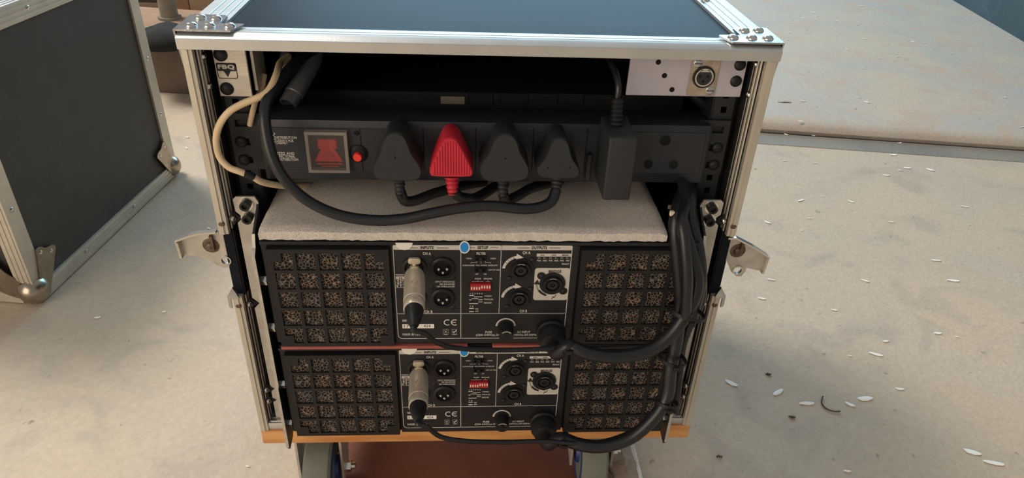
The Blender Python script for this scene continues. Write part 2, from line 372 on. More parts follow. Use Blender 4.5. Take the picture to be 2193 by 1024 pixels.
# ------------------------------------------------------------------ the other flight case, standing to the left
def other_case():
    A = ZP(88, 655, F); B = ZP(383, 372, F); d = (B-A); d.z = 0; Ls = d.length; d.normalize(); n = Vector((d.y, -d.x, 0)); U = Vector((0, 0, 1))
    H, Wd = .492, .56
    o = thing('flight_case', 'black flight case with ribbed aluminium edges standing alone on the concrete floor', 'flight case', A+d*Ls/2-n*Wd/2)
    # local frame: s along d, t outward n (0 at right side), z up
    def P(s_, t, z): return A+d*s_+n*t+U*(z)
    def bx(bm, s0, s1, t0, t1, z0, z1):
        bm.prism([P(s0, t0, z0), P(s1, t0, z0), P(s1, t1, z0), P(s0, t1, z0)], U*(z1-z0))
    b = MB(); bx(b, .012, Ls-.012, -Wd+.012, -.005, .012, H-.008); obj('body_panels', b, 'lam_case', o)
    e = .031
    def edge(name, s0, s1, t0, t1, z0, z1, ribs):
        bb = MB(); bx(bb, s0, s1, t0, t1, z0, z1); q = obj(name, bb, 'alu_warm', o)
        rb = MB()
        for r_ in ribs: bx(rb, *r_)
        obj('rib', rb, 'alu_warm', q)
        return q
    th = .0045
    def ribs_side(z0):   # horizontal ribs on the side face
        return [(.03, Ls-.03, -.001, .0012, z0+k*.0085, z0+k*.0085+.0045) for k in range(3)]
    e1 = edge('bottom_edge', .01, Ls-.01, -th, 0, .003, .003+e, ribs_side(.007))
    e2 = edge('top_edge', .01, Ls-.01, -th, 0, H-e, H, ribs_side(H-e+.004))
    bb = MB(); bx(bb, .0, Ls, -e, 0, H, H+.0015)
    for k in range(3): bx(bb, .0, Ls, -.006-k*.009-.004, -.006-k*.009, H+.001, H+.0028)
    obj('top_flange', bb, 'alu', e2)
    e3 = edge('front_edge', 0, e, -th, 0, .02, H-.01, [])
    bb = MB(); bx(bb, -.0, th, -e, -th, .02, H-.01)
    for k in range(3): bx(bb, -.0012, .001, -.005-k*.009-.004, -.005-k*.009, .02, H-.01)
    obj('front_flange', bb, 'alu_warm', e3)
    e4 = edge('back_edge', Ls-e, Ls, -th, 0, .02, H-.01, [])
    bb = MB(); bx(bb, 0, th, -Wd, -e, .003, .003+e); obj('front_bottom_edge', bb, 'alu_warm', o)
    bb = MB(); bx(bb, 0, Ls, -Wd, -Wd+th, .003, .003+e); bx(bb, 0, Ls, -Wd, -Wd+th, H-e, H); obj('far_edges', bb, 'alu_warm', o)
    rv = [(P(.15, .001, .02), n), (P(.33, .001, .02), n), (P(Ls-.016, 0, .16), n), (P(Ls-.016, 0, .29), n), (P(Ls-.016, 0, .42), n), (P(.016, 0, .19), n), (P(.016, 0, .36), n), (P(.2, 0, H-.014), n), (P(.36, 0, H-.014), n), (P(.21, -.016, H+.002), U)]
    for c, ax in rv:
        bb = MB(); bb.dome(c, ax, .0045, .0022, 12); obj('rivet', bb, 'chrome', o)
    # ball corners: front-bottom and back-bottom
    def corner(s_, sg, nm):
        bb = MB(); r = bmesh.ops.create_icosphere(bb.bm, subdivisions=3, radius=.0265)['verts']
        c = P(s_+sg*.012, -.012, .0268)
        for v in r: v.co += c
        q = obj('ball_corner', bb, 'corner', o)
        def lobe(origin, du, dv, nn, L, w):
            pts = [origin+du*a+dv*c_ for a, c_ in ((-.012, -.01), (L-.012, -w*.42), (L-.004, -w*.50), (L, -w*.28), (L-.006, 0), (L, w*.28), (L-.004, w*.5), (L-.014, w*.46), (.02, w*.36), (-.012, .012))]
            pl = MB(); pl.prism(chaikin(pts, 2), nn*.0025); w_ = obj('corner_wing', pl, 'corner', q)
            for k in (-.26, .26):
                rv_ = MB(); rv_.dome(origin+du*(L-.012)+dv*w*k+nn*.0024, nn, .0042, .002, 10); obj('rivet', rv_, 'chrome', q)
        lobe(P(s_+sg*.024, .0012, .03), (U*.90+d*sg*.44).normalized(), (d*.90*sg-U*.44).normalized(), n, .072, .052)
        if sg > 0:
            lobe(P(s_-.0012, -.022, .03), (U*.62-n*.78).normalized(), (-n*.62-U*.78).normalized(), -d, .098, .074)
        return q
    corner(0, 1, 'a'); corner(Ls, -1, 'b')
    bb = MB(); bb.dome(P(Ls-.014, .003, .04), n, .007, .001, 14); obj('blue_spot', bb, 'blue', o)
    return o
other_case()

# ------------------------------------------------------------------ dolly: pine board and castors
dolly = thing('wheeled_board', 'pine board on blue castors carrying the open rack case', 'dolly', (0, .25, F))
b = MB(); b.box(-.2625, .2635, -.002, .50, -.0225, -.0005, .002); obj('board', b, 'wood', dolly)
def castor(c, yaw, bolt):
    R, w = .0535, .034
    ax = Vector((math.cos(yaw), math.sin(yaw), 0)); fwd = Vector((-ax.y, ax.x, 0)); c = Vector(c)
    b = MB(); b.lathe(c-ax*w/2, ax, ((R*.72, 0), (R*.93, 0), (R*.985, .003), (R, .008), (R, w-.008), (R*.985, w-.003), (R*.93, w), (R*.72, w)), 40)
    t = obj('tyre', b, 'tyre', dolly)
    b = MB(); b.lathe(c-ax*(w/2+.0005), ax, ((R*.15, -.004), (R*.3, -.004), (R*.34, .002), (R*.74, .001), (R*.78, -.001), (R*.82, .0), (R*.82, w+.001), (R*.78, w+.002), (R*.74, w), (R*.34, w-.001), (R*.3, w+.005), (R*.15, w+.005)), 40)
    obj('hub', b, 'hub', t)
    f = MB()
    for sg in (-1, 1):
        o_ = c+ax*sg*(w/2+.009)
        f.prism([o_+fwd*(-.016)+Vector((0, 0, -.014)), o_+fwd*(.016)+Vector((0, 0, -.014)), o_+fwd*.058+Vector((0, 0, -.0265-c.z)), o_+fwd*(-.012)+Vector((0, 0, -.0265-c.z))], ax*sg*.003)
    f.prism([c+ax*(s1*(w/2+.012))+fwd*k+Vector((0, 0, -.0265-c.z)) for s1, k in ((-1, -.012), (1, -.012), (1, .058), (-1, .058))], (0, 0, .004))
    fk = obj('fork', f, 'steel', dolly)
    b = MB(); b.cyl(c+ax*(w/2+.012), ax, .0085, .007, 6); b.cyl(c+ax*(w/2+.019), ax, .0045, .005, 12); obj('axle_nut', b, 'chrome', fk)
wl = ZP(742, 1002, -.1)
castor((wl.x-.03, wl.y+.004, -.1005), .0, True)
wr = ZP(1272, 1000, -.1)
castor((wr.x, wr.y+.03, -.1005), -.05, True)
castor((-.19, .44, -.1005), .2, True); castor((.19, .44, -.1005), -.1, True)

# ------------------------------------------------------------------ the rack case
case = thing('rack_case', 'open black rack flight case with aluminium edges on the pine board', 'flight case', (0, .25, 0))
W2, H, D = .2625, .477, .50
b = MB(); b.box(-W2+.002, -W2+.011, .004, D, .002, H-.004); obj('side_panel', b, 'lam', case)
b = MB(); b.box(W2-.011, W2-.002, .004, D, .002, H-.004); obj('side_panel', b, 'lam', case)
b = MB(); b.box(-W2+.01, W2-.01, .01, D, H-.011, H-.0025); obj('top_panel', b, 'lam', case)
b = MB(); b.box(-W2+.01, W2-.01, .004, D, .0, .009); obj('bottom_panel', b, 'inner', case)
b = MB(); b.box(-W2+.01, W2-.01, D-.01, D, .008, H-.01); obj('back_panel', b, 'inner', case)
for sg in (-1, 1):
    b = MB(); b.box(*sorted((sg*(W2-.0112), sg*(W2-.0122))), .024, D-.01, .01, H-.012); obj('lining', b, 'inner', case)
b = MB(); b.box(-W2+.012, W2-.012, .024, D-.01, H-.0125, H-.0115); obj('lining', b, 'inner', case)
# front top extrusion: profile (y, z)
pr = [(.0205, H-.003), (.0205, H), (.0045, H+.0006), (.004, H-.0002), (.0035, H+.0004), (.0, H-.0001), (-.0058, H-.0030), (-.0064, H-.0040), (-.0060, H-.0125), (.0, H-.0138), (.001, H-.0135), (.0012, H-.005), (.006, H-.003)]
b = MB(); b.loft([[Vector((x, y_, z_)) for y_, z_ in pr] for x in (-W2, W2)]); fe = obj('front_top_edge', b, 'alu', case, ang=20)
b = MB(); b.box(-W2+.03, W2-.03, .0105, .0125, H-.0002, H+.0007); obj('rib', b, 'alu', fe)
# side strips on the top
for sg in (-1, 1):
    x0, x1 = sorted((sg*W2, sg*(W2-.032)))
    b = MB(); b.box(x0, x1, .002, D, H-.003, H+.0002)
    q = obj('top_side_edge', b, 'alu', case)
    for k in range(3):
        xc = sg*(W2-.0085-k*.0078)
        b = MB(); b.box(xc-.0026, xc+.0026, .003, D, H, H+.0012, .0004, 1); obj('rib', b, 'alu', q)
    b = MB(); b.box(*sorted((sg*W2, sg*(W2-.004))), .004, D, H-.03, H-.002); obj('side_flange', b, 'alu', q)
    b = MB(); b.box(*sorted((sg*(W2+.0006), sg*(W2-.006))), .004, D, .0, .03); obj('bottom_side_edge', b, 'alu', case)
    b = MB(); b.box(*sorted((sg*(W2+.0006), sg*(W2-.03))), D-.004, D+.001, .0, H); obj('back_edge', b, 'alu', case)
b = MB(); b.box(-W2, W2, D-.022, D+.001, H-.003, H+.0004); obj('top_back_edge', b, 'alu', case)
# upright front edges, with the latch gap
gt = Y(472, 500, 0).z; gb = Y(507, 634, 0).z
for sg in (-1, 1):
    def P2(x, y_): return (sg*x, y_)
    pr = [(W2, .0225), (W2, .0), (W2-.0012, -.0022), (W2-.0062, -.0026), (W2-.0066, -.0014), (W2-.0098, -.0012), (W2-.0102, .001),
          (W2-.0102, .005), (W2-.0120, .006), (W2-.0120, .009), (W2-.0102, .010), (W2-.0102, .0125), (W2-.0120, .0135), (W2-.0120, .0165), (W2-.0102, .0175), (W2-.0102, .020), (W2-.0115, .0225)]
    for z0, z1 in ((gt, H-.0138), (.0, gb)):
        b = MB(); b.loft([[Vector((sg*x, y_, z)) for x, y_ in pr] for z in (z0, z1)])
        q = obj('front_upright_edge', b, 'alu_warm', case, ang=20)
        for zz in ((z0+.012,) if z0 > 0 else (z1-.012,)):
            b = MB(); b.dome((sg*(W2-.005), -.002, zz), (0, -1, 0), .0032, .0008, 10); obj('rivet', b, 'rust', q)
    # dark inner edge showing in the latch gap
    b = MB(); b.box(*sorted((sg*(W2-.001), sg*(W2-.0125))), .005, .024, gb-.002, gt+.002); obj('gap_filler', b, 'inner', case)
    # rivets on the inner wall
    for zz in (.455, .425) if sg > 0 else (.452, .424):
        b = MB(); b.dome((sg*(W2-.0122), .016, zz), (-sg, 0, 0), .0036, .0028, 12); obj('rivet', b, 'chrome', case)
    # spring clip at the break of the edge
    b = MB(); zt = gb
    b.prism([Vector((sg*(W2+.004), -.001, zt-.012)), Vector((sg*(W2+.004), -.001, zt+.002)), Vector((sg*(W2-.003), -.001, zt+.013)), Vector((sg*(W2-.006), -.001, zt+.006)), Vector((sg*(W2-.008), -.001, zt-.001)), Vector((sg*(W2+.001), -.001, zt-.001)), Vector((sg*(W2+.001), -.001, zt-.014))], (0, -.003, 0)); obj('latch_keeper', b, 'zinc', case)
    # corner plates on the top
    L1, L2, wq = .052, .046, .0215
    pts = [(W2+.001, -.001), (W2-.045, -.001), (W2-L1, .018), (W2-L1+.002, .0205), (W2-.031, .0205), (W2-.031, L2-.004), (W2-.028, L2), (W2-.001, L2+.002), (W2+.001, L2)]
    b = MB(); b.prism([Vector((sg*x, y_, H+.0014)) for x, y_ in pts], (0, 0, .0016)); q = obj('corner_plate', b, 'zinc', case)
    b = MB(); b.prism([Vector((sg*(W2+.001), y_, z_)) for y_, z_ in ((-.001, H+.003), (L2, H+.003), (L2-.012, H-.032), (.006, H-.032), (.002, H-.012))], (sg*.0015, 0, 0)); obj('corner_plate_side', b, 'zinc', q)
    for x, y_ in ((W2-.009, .011), (W2-.024, .011), (W2-.041, .011), (W2-.009, .036), (W2-.023, .034)):
        b = MB(); b.dome((sg*x, y_, H+.003), (0, 0, 1), .0052, .0032, 16); obj('rivet', b, 'chrome', q)
    if sg > 0:
        b = MB(); b.dome((sg*(W2-.025), .155, H+.0012), (0, 0, 1), .0052, .003, 16); obj('rivet', b, 'chrome', case)
b = MB(); b.box(-W2+.002, W2-.002, .0, .022, .0, .0105, .001)
for k in range(3): b.box(-W2+.012, W2-.012, .003+k*.006, .006+k*.006, .0102, .0117)
obj('front_bottom_edge', b, 'alu', case)
# rack rails with holes
for sg in (-1, 1):
    xa, xb = .2215, .2420
    hz = []
    z = .02
    while z < .455:
        hz.append(z); z += .01482
    zs = [.012]; 
    for h_ in hz: zs += [h_-.0032, h_+.0032]
    zs += [.463]
    xs = sorted((sg*xa, sg*.2295, sg*.2355, sg*xb))
    b = MB(); b.plate(xs, zs, lambda i, j: not (i == 1 and j % 2 == 1), .0262, .0285); r_ = obj('rack_rail', b, 'rail', case)
    b = MB(); b.box(*sorted((sg*.2205, sg*.2220)), .0262, .055, .012, .463); obj('rail_flange', b, 'rail', r_)
    b = MB(); b.box(*sorted((sg*.2405, sg*.2510)), .040, .042, .012, .463); obj('rail_flange', b, 'rail', r_)
# butterfly latches
def latch(pts, yy, hole, rv, tipedge, topedge, lab):
    q = [Y(x, y_, yy) for x, y_ in pts]
    hc = Y(*hole, yy); k0 = min(range(len(q)), key=lambda i: (q[i]-hc).length)
    area2 = sum(q[i].x*q[(i+1) % len(q)].z-q[(i+1) % len(q)].x*q[i].z for i in range(len(q)))
    a0 = math.atan2(q[k0].z-hc.z, q[k0].x-hc.x); sgn = -1 if area2 > 0 else 1
    circ = [hc+Vector((.0045*math.cos(a0+sgn*2*math.pi*i/16), 0, .0045*math.sin(a0+sgn*2*math.pi*i/16))) for i in range(17)]
    q = q[:k0+1]+circ+q[k0:]
    b = MB(); b.prism(q, (0, .0022, 0)); o = obj('latch_wing', b, 'steel', case); o['label'] = lab
    h = Y(*hole, yy); b = MB(); b.ring(h+Vector((0, -.0004, 0)), (0, -1, 0), .0056, .0043, .0012, 18); obj('hole_rim', b, 'chrome', o)
    c = Y(*rv, yy); b = MB(); b.dome(c, (0, -1, 0), .0085, .0012, 18); b.dome(c+Vector((0, -.001, 0)), (0, -1, 0), .005, .003, 14)
    b.box(c.x+.001, c.x+.004, c.y-.004, c.y, c.z-.004, c.z+.013); obj('rivet', b, 'rust', o)
    t = [Y(x, y_, yy) for x, y_ in topedge]; b = MB()
    for a_, c_ in zip(t, t[1:]): b.prism([a_, c_, c_+Vector((0, 0, .0022)), a_+Vector((0, 0, .0022))], (0, -.006, 0))
    obj('top_lip', b, 'chrome', o)
    t = [Y(x, y_, yy) for x, y_ in tipedge]; b = MB(); b.prism([t[0], t[1], t[1]+Vector((.0025, 0, 0)), t[0]+Vector((.0025, 0, 0))], (0, -.006, 0)); obj('tip_lip', b, 'steel', o)
latch([(379, 514), (410, 502), (428, 498), (466, 494), (470, 502), (490, 504), (499, 540), (499, 565), (490, 572), (477, 573), (465, 568), (446, 556), (425, 549), (391, 546)], .0045, (484, 557), (452, 526), [(379, 514), (389, 547)], [(379, 513), (410, 502), (428, 498), (466, 494)], 'bare steel latch wing with rusty rivet')
latch([(1556, 508), (1573, 508), (1610, 526), (1640, 545), (1627, 580), (1599, 574), (1597, 580), (1588, 592), (1577, 592), (1566, 582), (1558, 562), (1547, 553)], .0045, (1579, 578), (1580, 537), [(1640, 545), (1627, 580)], [(1556, 507), (1573, 507), (1610, 526), (1640, 545)], 'dark grey steel latch wing with round rivet')

# ------------------------------------------------------------------ support brackets
def bracket(sg, label):
    X = .2215
    o = thing('support_bracket', label, 'bracket', (sg*.235, 0, .012), group='bolted brackets at the amplifier sides')
    zt = Y(525, 421, .008).z
    pts = [(X, .010), (.2440, .010), (.2440, .055), (.2405, .060), (.2440, .065), (.2445, gb-.022), (.2385, gb-.015), (.2450, gb-.008), (.2450, gt+.008), (.2385, gt+.014), (.2450, gt+.021), (.2455, zt-.003), (.2425, zt), (X+.003, zt), (X, zt-.006)]
    b = MB(); b.prism([Vector((sg*x, .0095, z)) for x, z in pts], (0, -.0022, 0)); fl_ = obj('front_flange', b, 'steel', o)
    # wing standing forward, clear gusset at its top
    wp = [(.0095, zt-.004), (.006, zt-.010), (-.019, zt-.026), (-.024, .276), (-.0305, .270), (-.0305, .100), (-.0330, .098), (-.0330, .006), (-.029, -.001), (-.012, .002), (.0, .022), (.0095, .022)]
    b = MB(); b.prism([Vector((sg*X, y_, z)) for y_, z in wp], (sg*.0022, 0, 0)); w = obj('side_wing', b, 'rail', o); w['label'] = 'black inner face of the bracket'
    b = MB()
    for (ya, za), (yb, zb) in zip(wp[2:8], wp[3:8]):
        b.prism([Vector((sg*(X-.0003), ya-.0006, za)), Vector((sg*(X+.0028), ya-.0006, za)), Vector((sg*(X+.0028), yb-.0006, zb)), Vector((sg*(X-.0003), yb-.0006, zb))], (0, .001, 0))
    obj('wing_edge', b, 'steel', o)
    for z in (Y(530, 436, .008).z, Y(533, 464, .008).z):
        b = MB(); b.cyl((sg*.2335, .0074, z), (0, -1, 0), .0072, .0012, 22); q = obj('washer', b, 'chrome', o)
        b = MB(); b.ring((sg*.2335, .0062, z), (0, -1, 0), .0050, .0028, .0055, 20); b.cyl((sg*.2335, .0062, z), (0, -1, 0), .003, .0030, 6); obj('socket_bolt', b, 'black', q)
    for px, py in ((573, 600), (588, 700), (611, 822), (626, 905)):
        z = Y(px, py, -.022).z
        b = MB(); b.cyl((sg*X, -.0215, z), (-sg, 0, 0), .0055, .0055, 6); b.cyl((sg*(X-.005), -.0215, z), (-sg, 0, 0), .003, .003, 10); obj('hex_bolt', b, 'chrome', o)
    for z in (gt+.014, gb-.015, .060, .042):
        b = MB(); b.dome((sg*.2487, .006, z), (-sg*.6, -.8, 0), .0036, .003, 12); obj('screw', b, 'chrome', o)
        b = MB(); b.prism([Vector((sg*.2485, .0070, z-.007)), Vector((sg*.2485, .0070, z+.007)), Vector((sg*.2395, .0070, z))], (0, .0005, 0)); obj('notch_pad', b, 'inner', o)
    return o
bracket(-1, 'steel angle bracket bolted beside the silver audio plugs, cream wire above')
bracket(1, 'steel angle bracket bolted behind the thick black cable bundle')

# ------------------------------------------------------------------ power amplifiers
AY = -.030
def A(X_, Y_): p = Y(820+X_/3.938, 500+Y_/3.938, AY); return p
AZ0, AZ1 = .1588, .2876
def amplifier():
    o = thing('power_amplifier', 'upper black rack amplifier with red switch block, directly under the foam sheet', 'amplifier', (0, .17, AZ0), group='rack amplifiers stacked in the open case')
    b = MB(); b.box(-.2155, .2155, AY+.0025, .37, AZ0, AZ1, .0012, 1); obj('chassis', b, 'black', o)
    b = MB(); b.box(-.0905, .0945, AY-.0003, AY+.004, AZ0+.0005, AZ1-.0045); obj('rear_panel', b, 'panel', o)
    b = MB(); b.box(-.2150, .2150, AY-.0008, AY+.004, AZ1-.0042, AZ1-.0006, .0006, 1); obj('lid_lip', b, 'panel', o)
    # fan grilles with real openings
    for sg in (-1, 1):
        xa, xb = (-.2090, -.0925) if sg < 0 else (.0965, .2130)
        za, zb = AZ0+.0015, AZ1-.0065
        m1, bar = .0056, .0034
        wx = ((xb-xa)-2*m1-4*bar)/5; wz = ((zb-za)-2*m1*.8-4*bar)/5
        xs, zs = [xa], [za]
        kx, kz = [], []
        x = xa+m1
        for i in range(5):
            xs.append(x); kx.append('h'); 
            if i in (0, 4): xs.append(x+wx*(.45 if i == 0 else .55)); kx.append('h')
            xs.append(x+wx); kx.append('b'); x += wx+bar
        xs.append(xb); z = za+m1*.8
        for j in range(5):
            zs.append(z)
            if j in (0, 4): zs.append(z+wz*(.5))
            zs.append(z+wz); z += wz+bar
        zs.append(zb)
        hx = {1, 2, 4, 6, 8, 10, 11}; nzc = len(zs)-1
        # column / row index roles: 0 border,1-2 first cell,3 bar,4 cell,5 bar,6 cell,7 bar,8 cell,9 bar,10-11 last cell,12 border
        blocks = {(1, 1), (11, 1), (1, 11), (11, 11)}
        b = MB(); b.plate(xs, zs, lambda i, j: not (i in hx and j in hx) or (i, j) in blocks, AY-.0052, AY-.0032)
        g = obj('fan_grille', b, 'grille', o)
        b = MB(); b.box(xa+.001, xb-.001, AY-.0028, AY+.001, za+.001, zb-.001); obj('filter', b, 'filter', g)
        b = MB(); b.plate([xa, xa+.003, xb-.003, xb], [za, za+.003, zb-.003, zb], lambda i, j: (i, j) != (1, 1), AY-.0034, AY+.002); obj('grille_rim', b, 'grille', g)
    y1 = AY-.0006
    # outline, band, rules
    L, R, T, Bt = A(95, 300).x-.0002, A(1572, 400).x, A(800, 98).z, A(700, 884).z
    b = MB(); y2 = y1
    n = 5
    ringo = rrect(L, R, Bt, T, .005, y2, n); ringi = rrect(L+.0007, R-.0007, Bt+.0007, T-.0007, .0044, y2, n)
    for i in range(len(ringo)): b.poly((ringo[i], ringo[(i+1) % len(ringo)], ringi[(i+1) % len(ringi)], ringi[i]))
    hz = A(700, 674).z; vx1, vx2 = A(657, 500).x, A(988, 400).x
    b.quad(L, R, hz-.0003, hz+.0003, y2); b.quad(vx1-.0003, vx1+.0003, Bt, T, y2); b.quad(vx2-.0003, vx2+.0003, hz, T, y2)
    def tx(bm, s_, X0, Y0, X1, Y1, yy=y1-.0002, bold=.025):
        p, q = A(X0, Y1), A(X1, Y0); bm.text(s_, p.x, q.x, p.z, q.z, yy, bold)
    def ln(bm, X0, Y0, X1, Y1, yy=y1-.0002):
        p, q = A(X0, Y1), A(X1, Y0); bm.quad(p.x, q.x, p.z, q.z, yy)
    for t_ in (('CH A', 337, 155, 405, 178), ('CH B', 352, 645, 418, 668), ('CH A', 1177, 147, 1245, 172), ('CH B', 1152, 640, 1216, 663), ('FILTER', 790, 156, 868, 177),
               ('150Hz', 703, 202, 750, 213), ('120Hz', 908, 202, 955, 213), ('SUBWOOFER', 673, 260, 775, 272), ('FULL RANGE', 785, 260, 877, 272), ('SATELLITE', 887, 260, 966, 272),
               ('LOW CUT 30Hz', 889, 298, 986, 310), ('OFF', 779, 333, 806, 346), ('ON', 851, 333, 873, 346), ('MODE', 776, 372, 826, 385), ('GROUND', 849, 372, 922, 385),
               ('INPUT IMPEDANCE:', 443, 397, 607, 411), ('20K BALANCED', 478, 417, 607, 431), ('10K UNBALANCED', 456, 437, 607, 452),
               ('1 2 3 4 5 6', 735, 497, 840, 509), ('STEREO', 857, 519, 918, 531), ('PARALLEL', 853, 546, 932, 558), ('BRIDGE', 853, 575, 916, 588), ('7 8', 733, 606, 763, 617), ('ON', 778, 628, 804, 639), ('OFF', 778, 647, 806, 659),
               ('SERIAL', 164, 723, 250, 741), ('MADE IN CHINA', 168, 838, 350, 857), ('FUSE', 863, 820, 920, 838), ('(220-240Vac.2S', 785, 844, 985, 865), ('AC INPUT', 1130, 818, 1243, 837), ('(220-240Vac.50-60Hz)', 1035, 843, 1302, 863),
               ('PINOUT', 110, 340, 183, 353), ('PINOUT', 1508, 248, 1572, 262), ('POS', 1300, 219, 1333, 233), ('NEG', 1349, 219, 1382, 233), ('POS', 1398, 219, 1430, 233), ('NEG', 1445, 219, 1478, 233), ('POS', 1494, 219, 1526, 233), ('NEG', 1542, 219, 1573, 233),
               ('PUSH', 1006, 880, 1080, 896)):
        tx(b, *t_)
    for k in range(6): tx(b, ('1+', '1-')[k % 2], 1308+k*48, 198, 1328+k*48, 210)
    for k in range(3): tx(b, ('2 +', '3 -', '1 .')[k], 118, 388+k*24, 176, 402+k*24)
    for X0, Y0, X1, Y1 in ((112, 384, 184, 386), (112, 407, 184, 409), (112, 431, 184, 433), (112, 452, 184, 454), (150, 384, 152, 454),
                           (742, 240, 792, 243), (790, 228, 793, 243), (742, 240, 745, 250), (826, 225, 829, 252), (862, 240, 908, 243), (862, 228, 865, 243), (906, 240, 909, 250),
                           (750, 401, 850, 404), (800, 388, 803, 402), (884, 388, 887, 404), (866, 402, 904, 405),
                           (728, 516, 768, 523), (768, 528, 840, 534), (748, 543, 805, 549), (728, 553, 748, 560), (805, 552, 842, 559), (805, 571, 842, 577), (728, 584, 803, 591), (728, 625, 767, 633), (728, 651, 767, 659)):
        ln(b, X0, Y0, X1, Y1)
    # CE mark and pictograms
    ce = A(545, 747); e_ = A(606, 747); r_ = .0040
    b.arc(ce.x, ce.z, r_*.72, r_, 55, 305, y1-.0002); b.arc(e_.x, e_.z, r_*.72, r_, 55, 305, y1-.0002); b.quad(e_.x-r_*.8, e_.x+.0012, e_.z-.0005, e_.z+.0005, y1-.0002)
    for X_, k in ((530, 0), (604, 1)):
        c = A(X_, 826); h_ = .0026
        for dx0, dx1, dz0, dz1 in ((-h_, h_, h_*1.3, h_*1.3+.0002), (-h_, h_, -h_*1.6, -h_*1.6+.0002), (-h_, -h_+.0002, -h_*1.6, h_*1.3), (h_-.0002, h_, -h_*1.6, h_*1.3), (-h_*.6, h_*.6, -h_*1.4, -h_*1.15)):
            b.quad(c.x+dx0, c.x+dx1, c.z+dz0, c.z+dz1, y1-.0002)
        if k: b.poly([(c.x+dx*h_, y1-.0003, c.z+dz*h_) for dx, dz in ((-.7, .1), (-.2, -.8), (.9, .9), (.5, .95), (-.2, -.1), (-.45, .35))])
        else:
            for s1 in (-1, 1): b.poly([(c.x+dx*h_, y1-.0003, c.z+dz*h_) for dx, dz in ((-.6*s1, .8), (-.45*s1, .85), (.6*s1, -.6), (.45*s1, -.65))])
    # lock arrows over the two output sockets
    spk = [A(1162, 297), A(1148, 540), A(1428, 418)]
    for c in spk[:2]:
        b.arc(c.x-.001, c.z-.0015, .0150, .0178, 172, 98, y1-.0002, 14)
        t = math.radians(99); k = Vector((c.x-.001+.0164*math.cos(t), y1-.0003, c.z-.0015+.0164*math.sin(t)))
        b.poly((k+Vector((-.001, 0, .0038)), k+Vector((.0058, 0, -.0008)), k+Vector((-.0016, 0, -.0036))))
    obj('panel_print', b, 'print', o, smooth=False)['kind'] = 'stuff'
    b = MB(); b.prism(rrect(L, R, A(800, 138).z, T, .0018, y1+.0001), (0, .0004, 0))
    hh = A(1283, 290); h2 = A(1560, 560); b.prism(rrect(hh.x, R-.0002, h2.z, hh.z, .003, y1+.0001), (0, .0004, 0))
    q0, q1 = A(1296, 192), A(1585, 168); b.quad(q0.x, R-.0006, q0.z, q1.z, y1-.0001)
    q0, q1 = A(110, 381), A(186, 360); b.quad(q0.x, q1.x, q0.z, q1.z, y1-.0001)
    obj('title_band', b, 'band', o)
    b = MB(); y3 = y1-.0004
    for t_ in (('INPUTS', 316, 104, 426, 128), ('SETUP', 797, 104, 887, 128), ('OUTPUTS', 1252, 105, 1384, 131), ('BRIDGE', 1396, 306, 1504, 330), ('CH A', 1328, 174, 1362, 186), ('CH B', 1424, 174, 1458, 186), ('BRIDGE', 1510, 174, 1566, 186), ('XLR', 134, 365, 166, 377)):
        tx(b, *t_, yy=y3)
    for X0, Y0, X1, Y1 in ((188, 117, 295, 120), (452, 117, 554, 120), (730, 115, 778, 118), (905, 115, 972, 118), (1135, 117, 1236, 120), (1402, 117, 1495, 120), (998, 98, 1001, 138)): ln(b, X0, Y0, X1, Y1, y3)
    for c in spk[:2]:
        for k, ch in enumerate('LOCK'):
            t = math.radians(146-k*11); p = Vector((c.x-.001+.0164*math.cos(t), 0, c.z-.0015+.0164*math.sin(t))); b.text(ch, p.x-.0006, p.x+.0006, p.z-.0008, p.z+.0008, y3)
    c = spk[2]
    b.arc(c.x, c.z, .0148, .0170, 212, 250, y3, 10)
    t = math.radians(176); k = Vector((c.x+.0160*math.cos(t), y3, c.z+.0160*math.sin(t))); b.poly((k+Vector((-.0032, 0, -.0018)), k+Vector((.0030, 0, -.0026)), k+Vector((.0006, 0, .0036))))
    for i, ch in enumerate('LOCK'):
        t = math.radians(186+i*7); b.text(ch, c.x+.0160*math.cos(t)-.0009, c.x+.0160*math.cos(t)+.0009, c.z+.0160*math.sin(t)-.0007, c.z+.0160*math.sin(t)+.0007, y3)
    zz = [A(1422, 550), A(1432, 528), A(1442, 538), A(1458, 514)]
    for p, q in zip(zz, zz[1:]):
        d_ = (q-p).normalized(); s_ = Vector((-d_.z, 0, d_.x))*.0003; b.poly([Vector((v.x, y3, v.z)) for v in (p+s_, p-s_, q-s_, q+s_)])
    obj('dark_print', b, 'ink', o, smooth=False)['kind'] = 'stuff'
    # stickers
    c = A(688, 110); b = MB(); pts = [Vector((c.x+.0052*math.cos(t), y1-.0012, c.z+.0072*math.sin(t))) for t in [2*math.pi*i/28 for i in range(28)]]; b.prism(pts, (0, .0005, 0)); st = obj('oval_sticker', b, 'white', o)
    b = MB(); b.prism([Vector((c.x+.0040*math.cos(t), y1-.0014, c.z+.0001+.0058*math.sin(t))) for t in [2*math.pi*i/28 for i in range(28)]], (0, .0003, 0)); obj('blue_centre', b, 'blue', st)
    c = A(178, 62); b = MB(); b.prism([Vector((c.x+.0082*math.cos(t), AY-.0014, AZ1-.0008+.0082*math.sin(t))) for t in [math.pi*(1+i/16) for i in range(17)]], (0, .0005, 0)); obj('round_sticker', b, 'white', o)
    p, q = A(166, 796), A(432, 760); b = MB(); b.box(p.x, q.x, y1-.0004, y1, p.z, q.z); st = obj('serial_sticker', b, 'white', o)
    b = MB(); tx(b, '17', 180, 764, 218, 788, y1-.0007, .0); tx(b, '424', 345, 764, 400, 786, y1-.0007, .0); obj('serial_digits', b, 'ink', st, smooth=False)
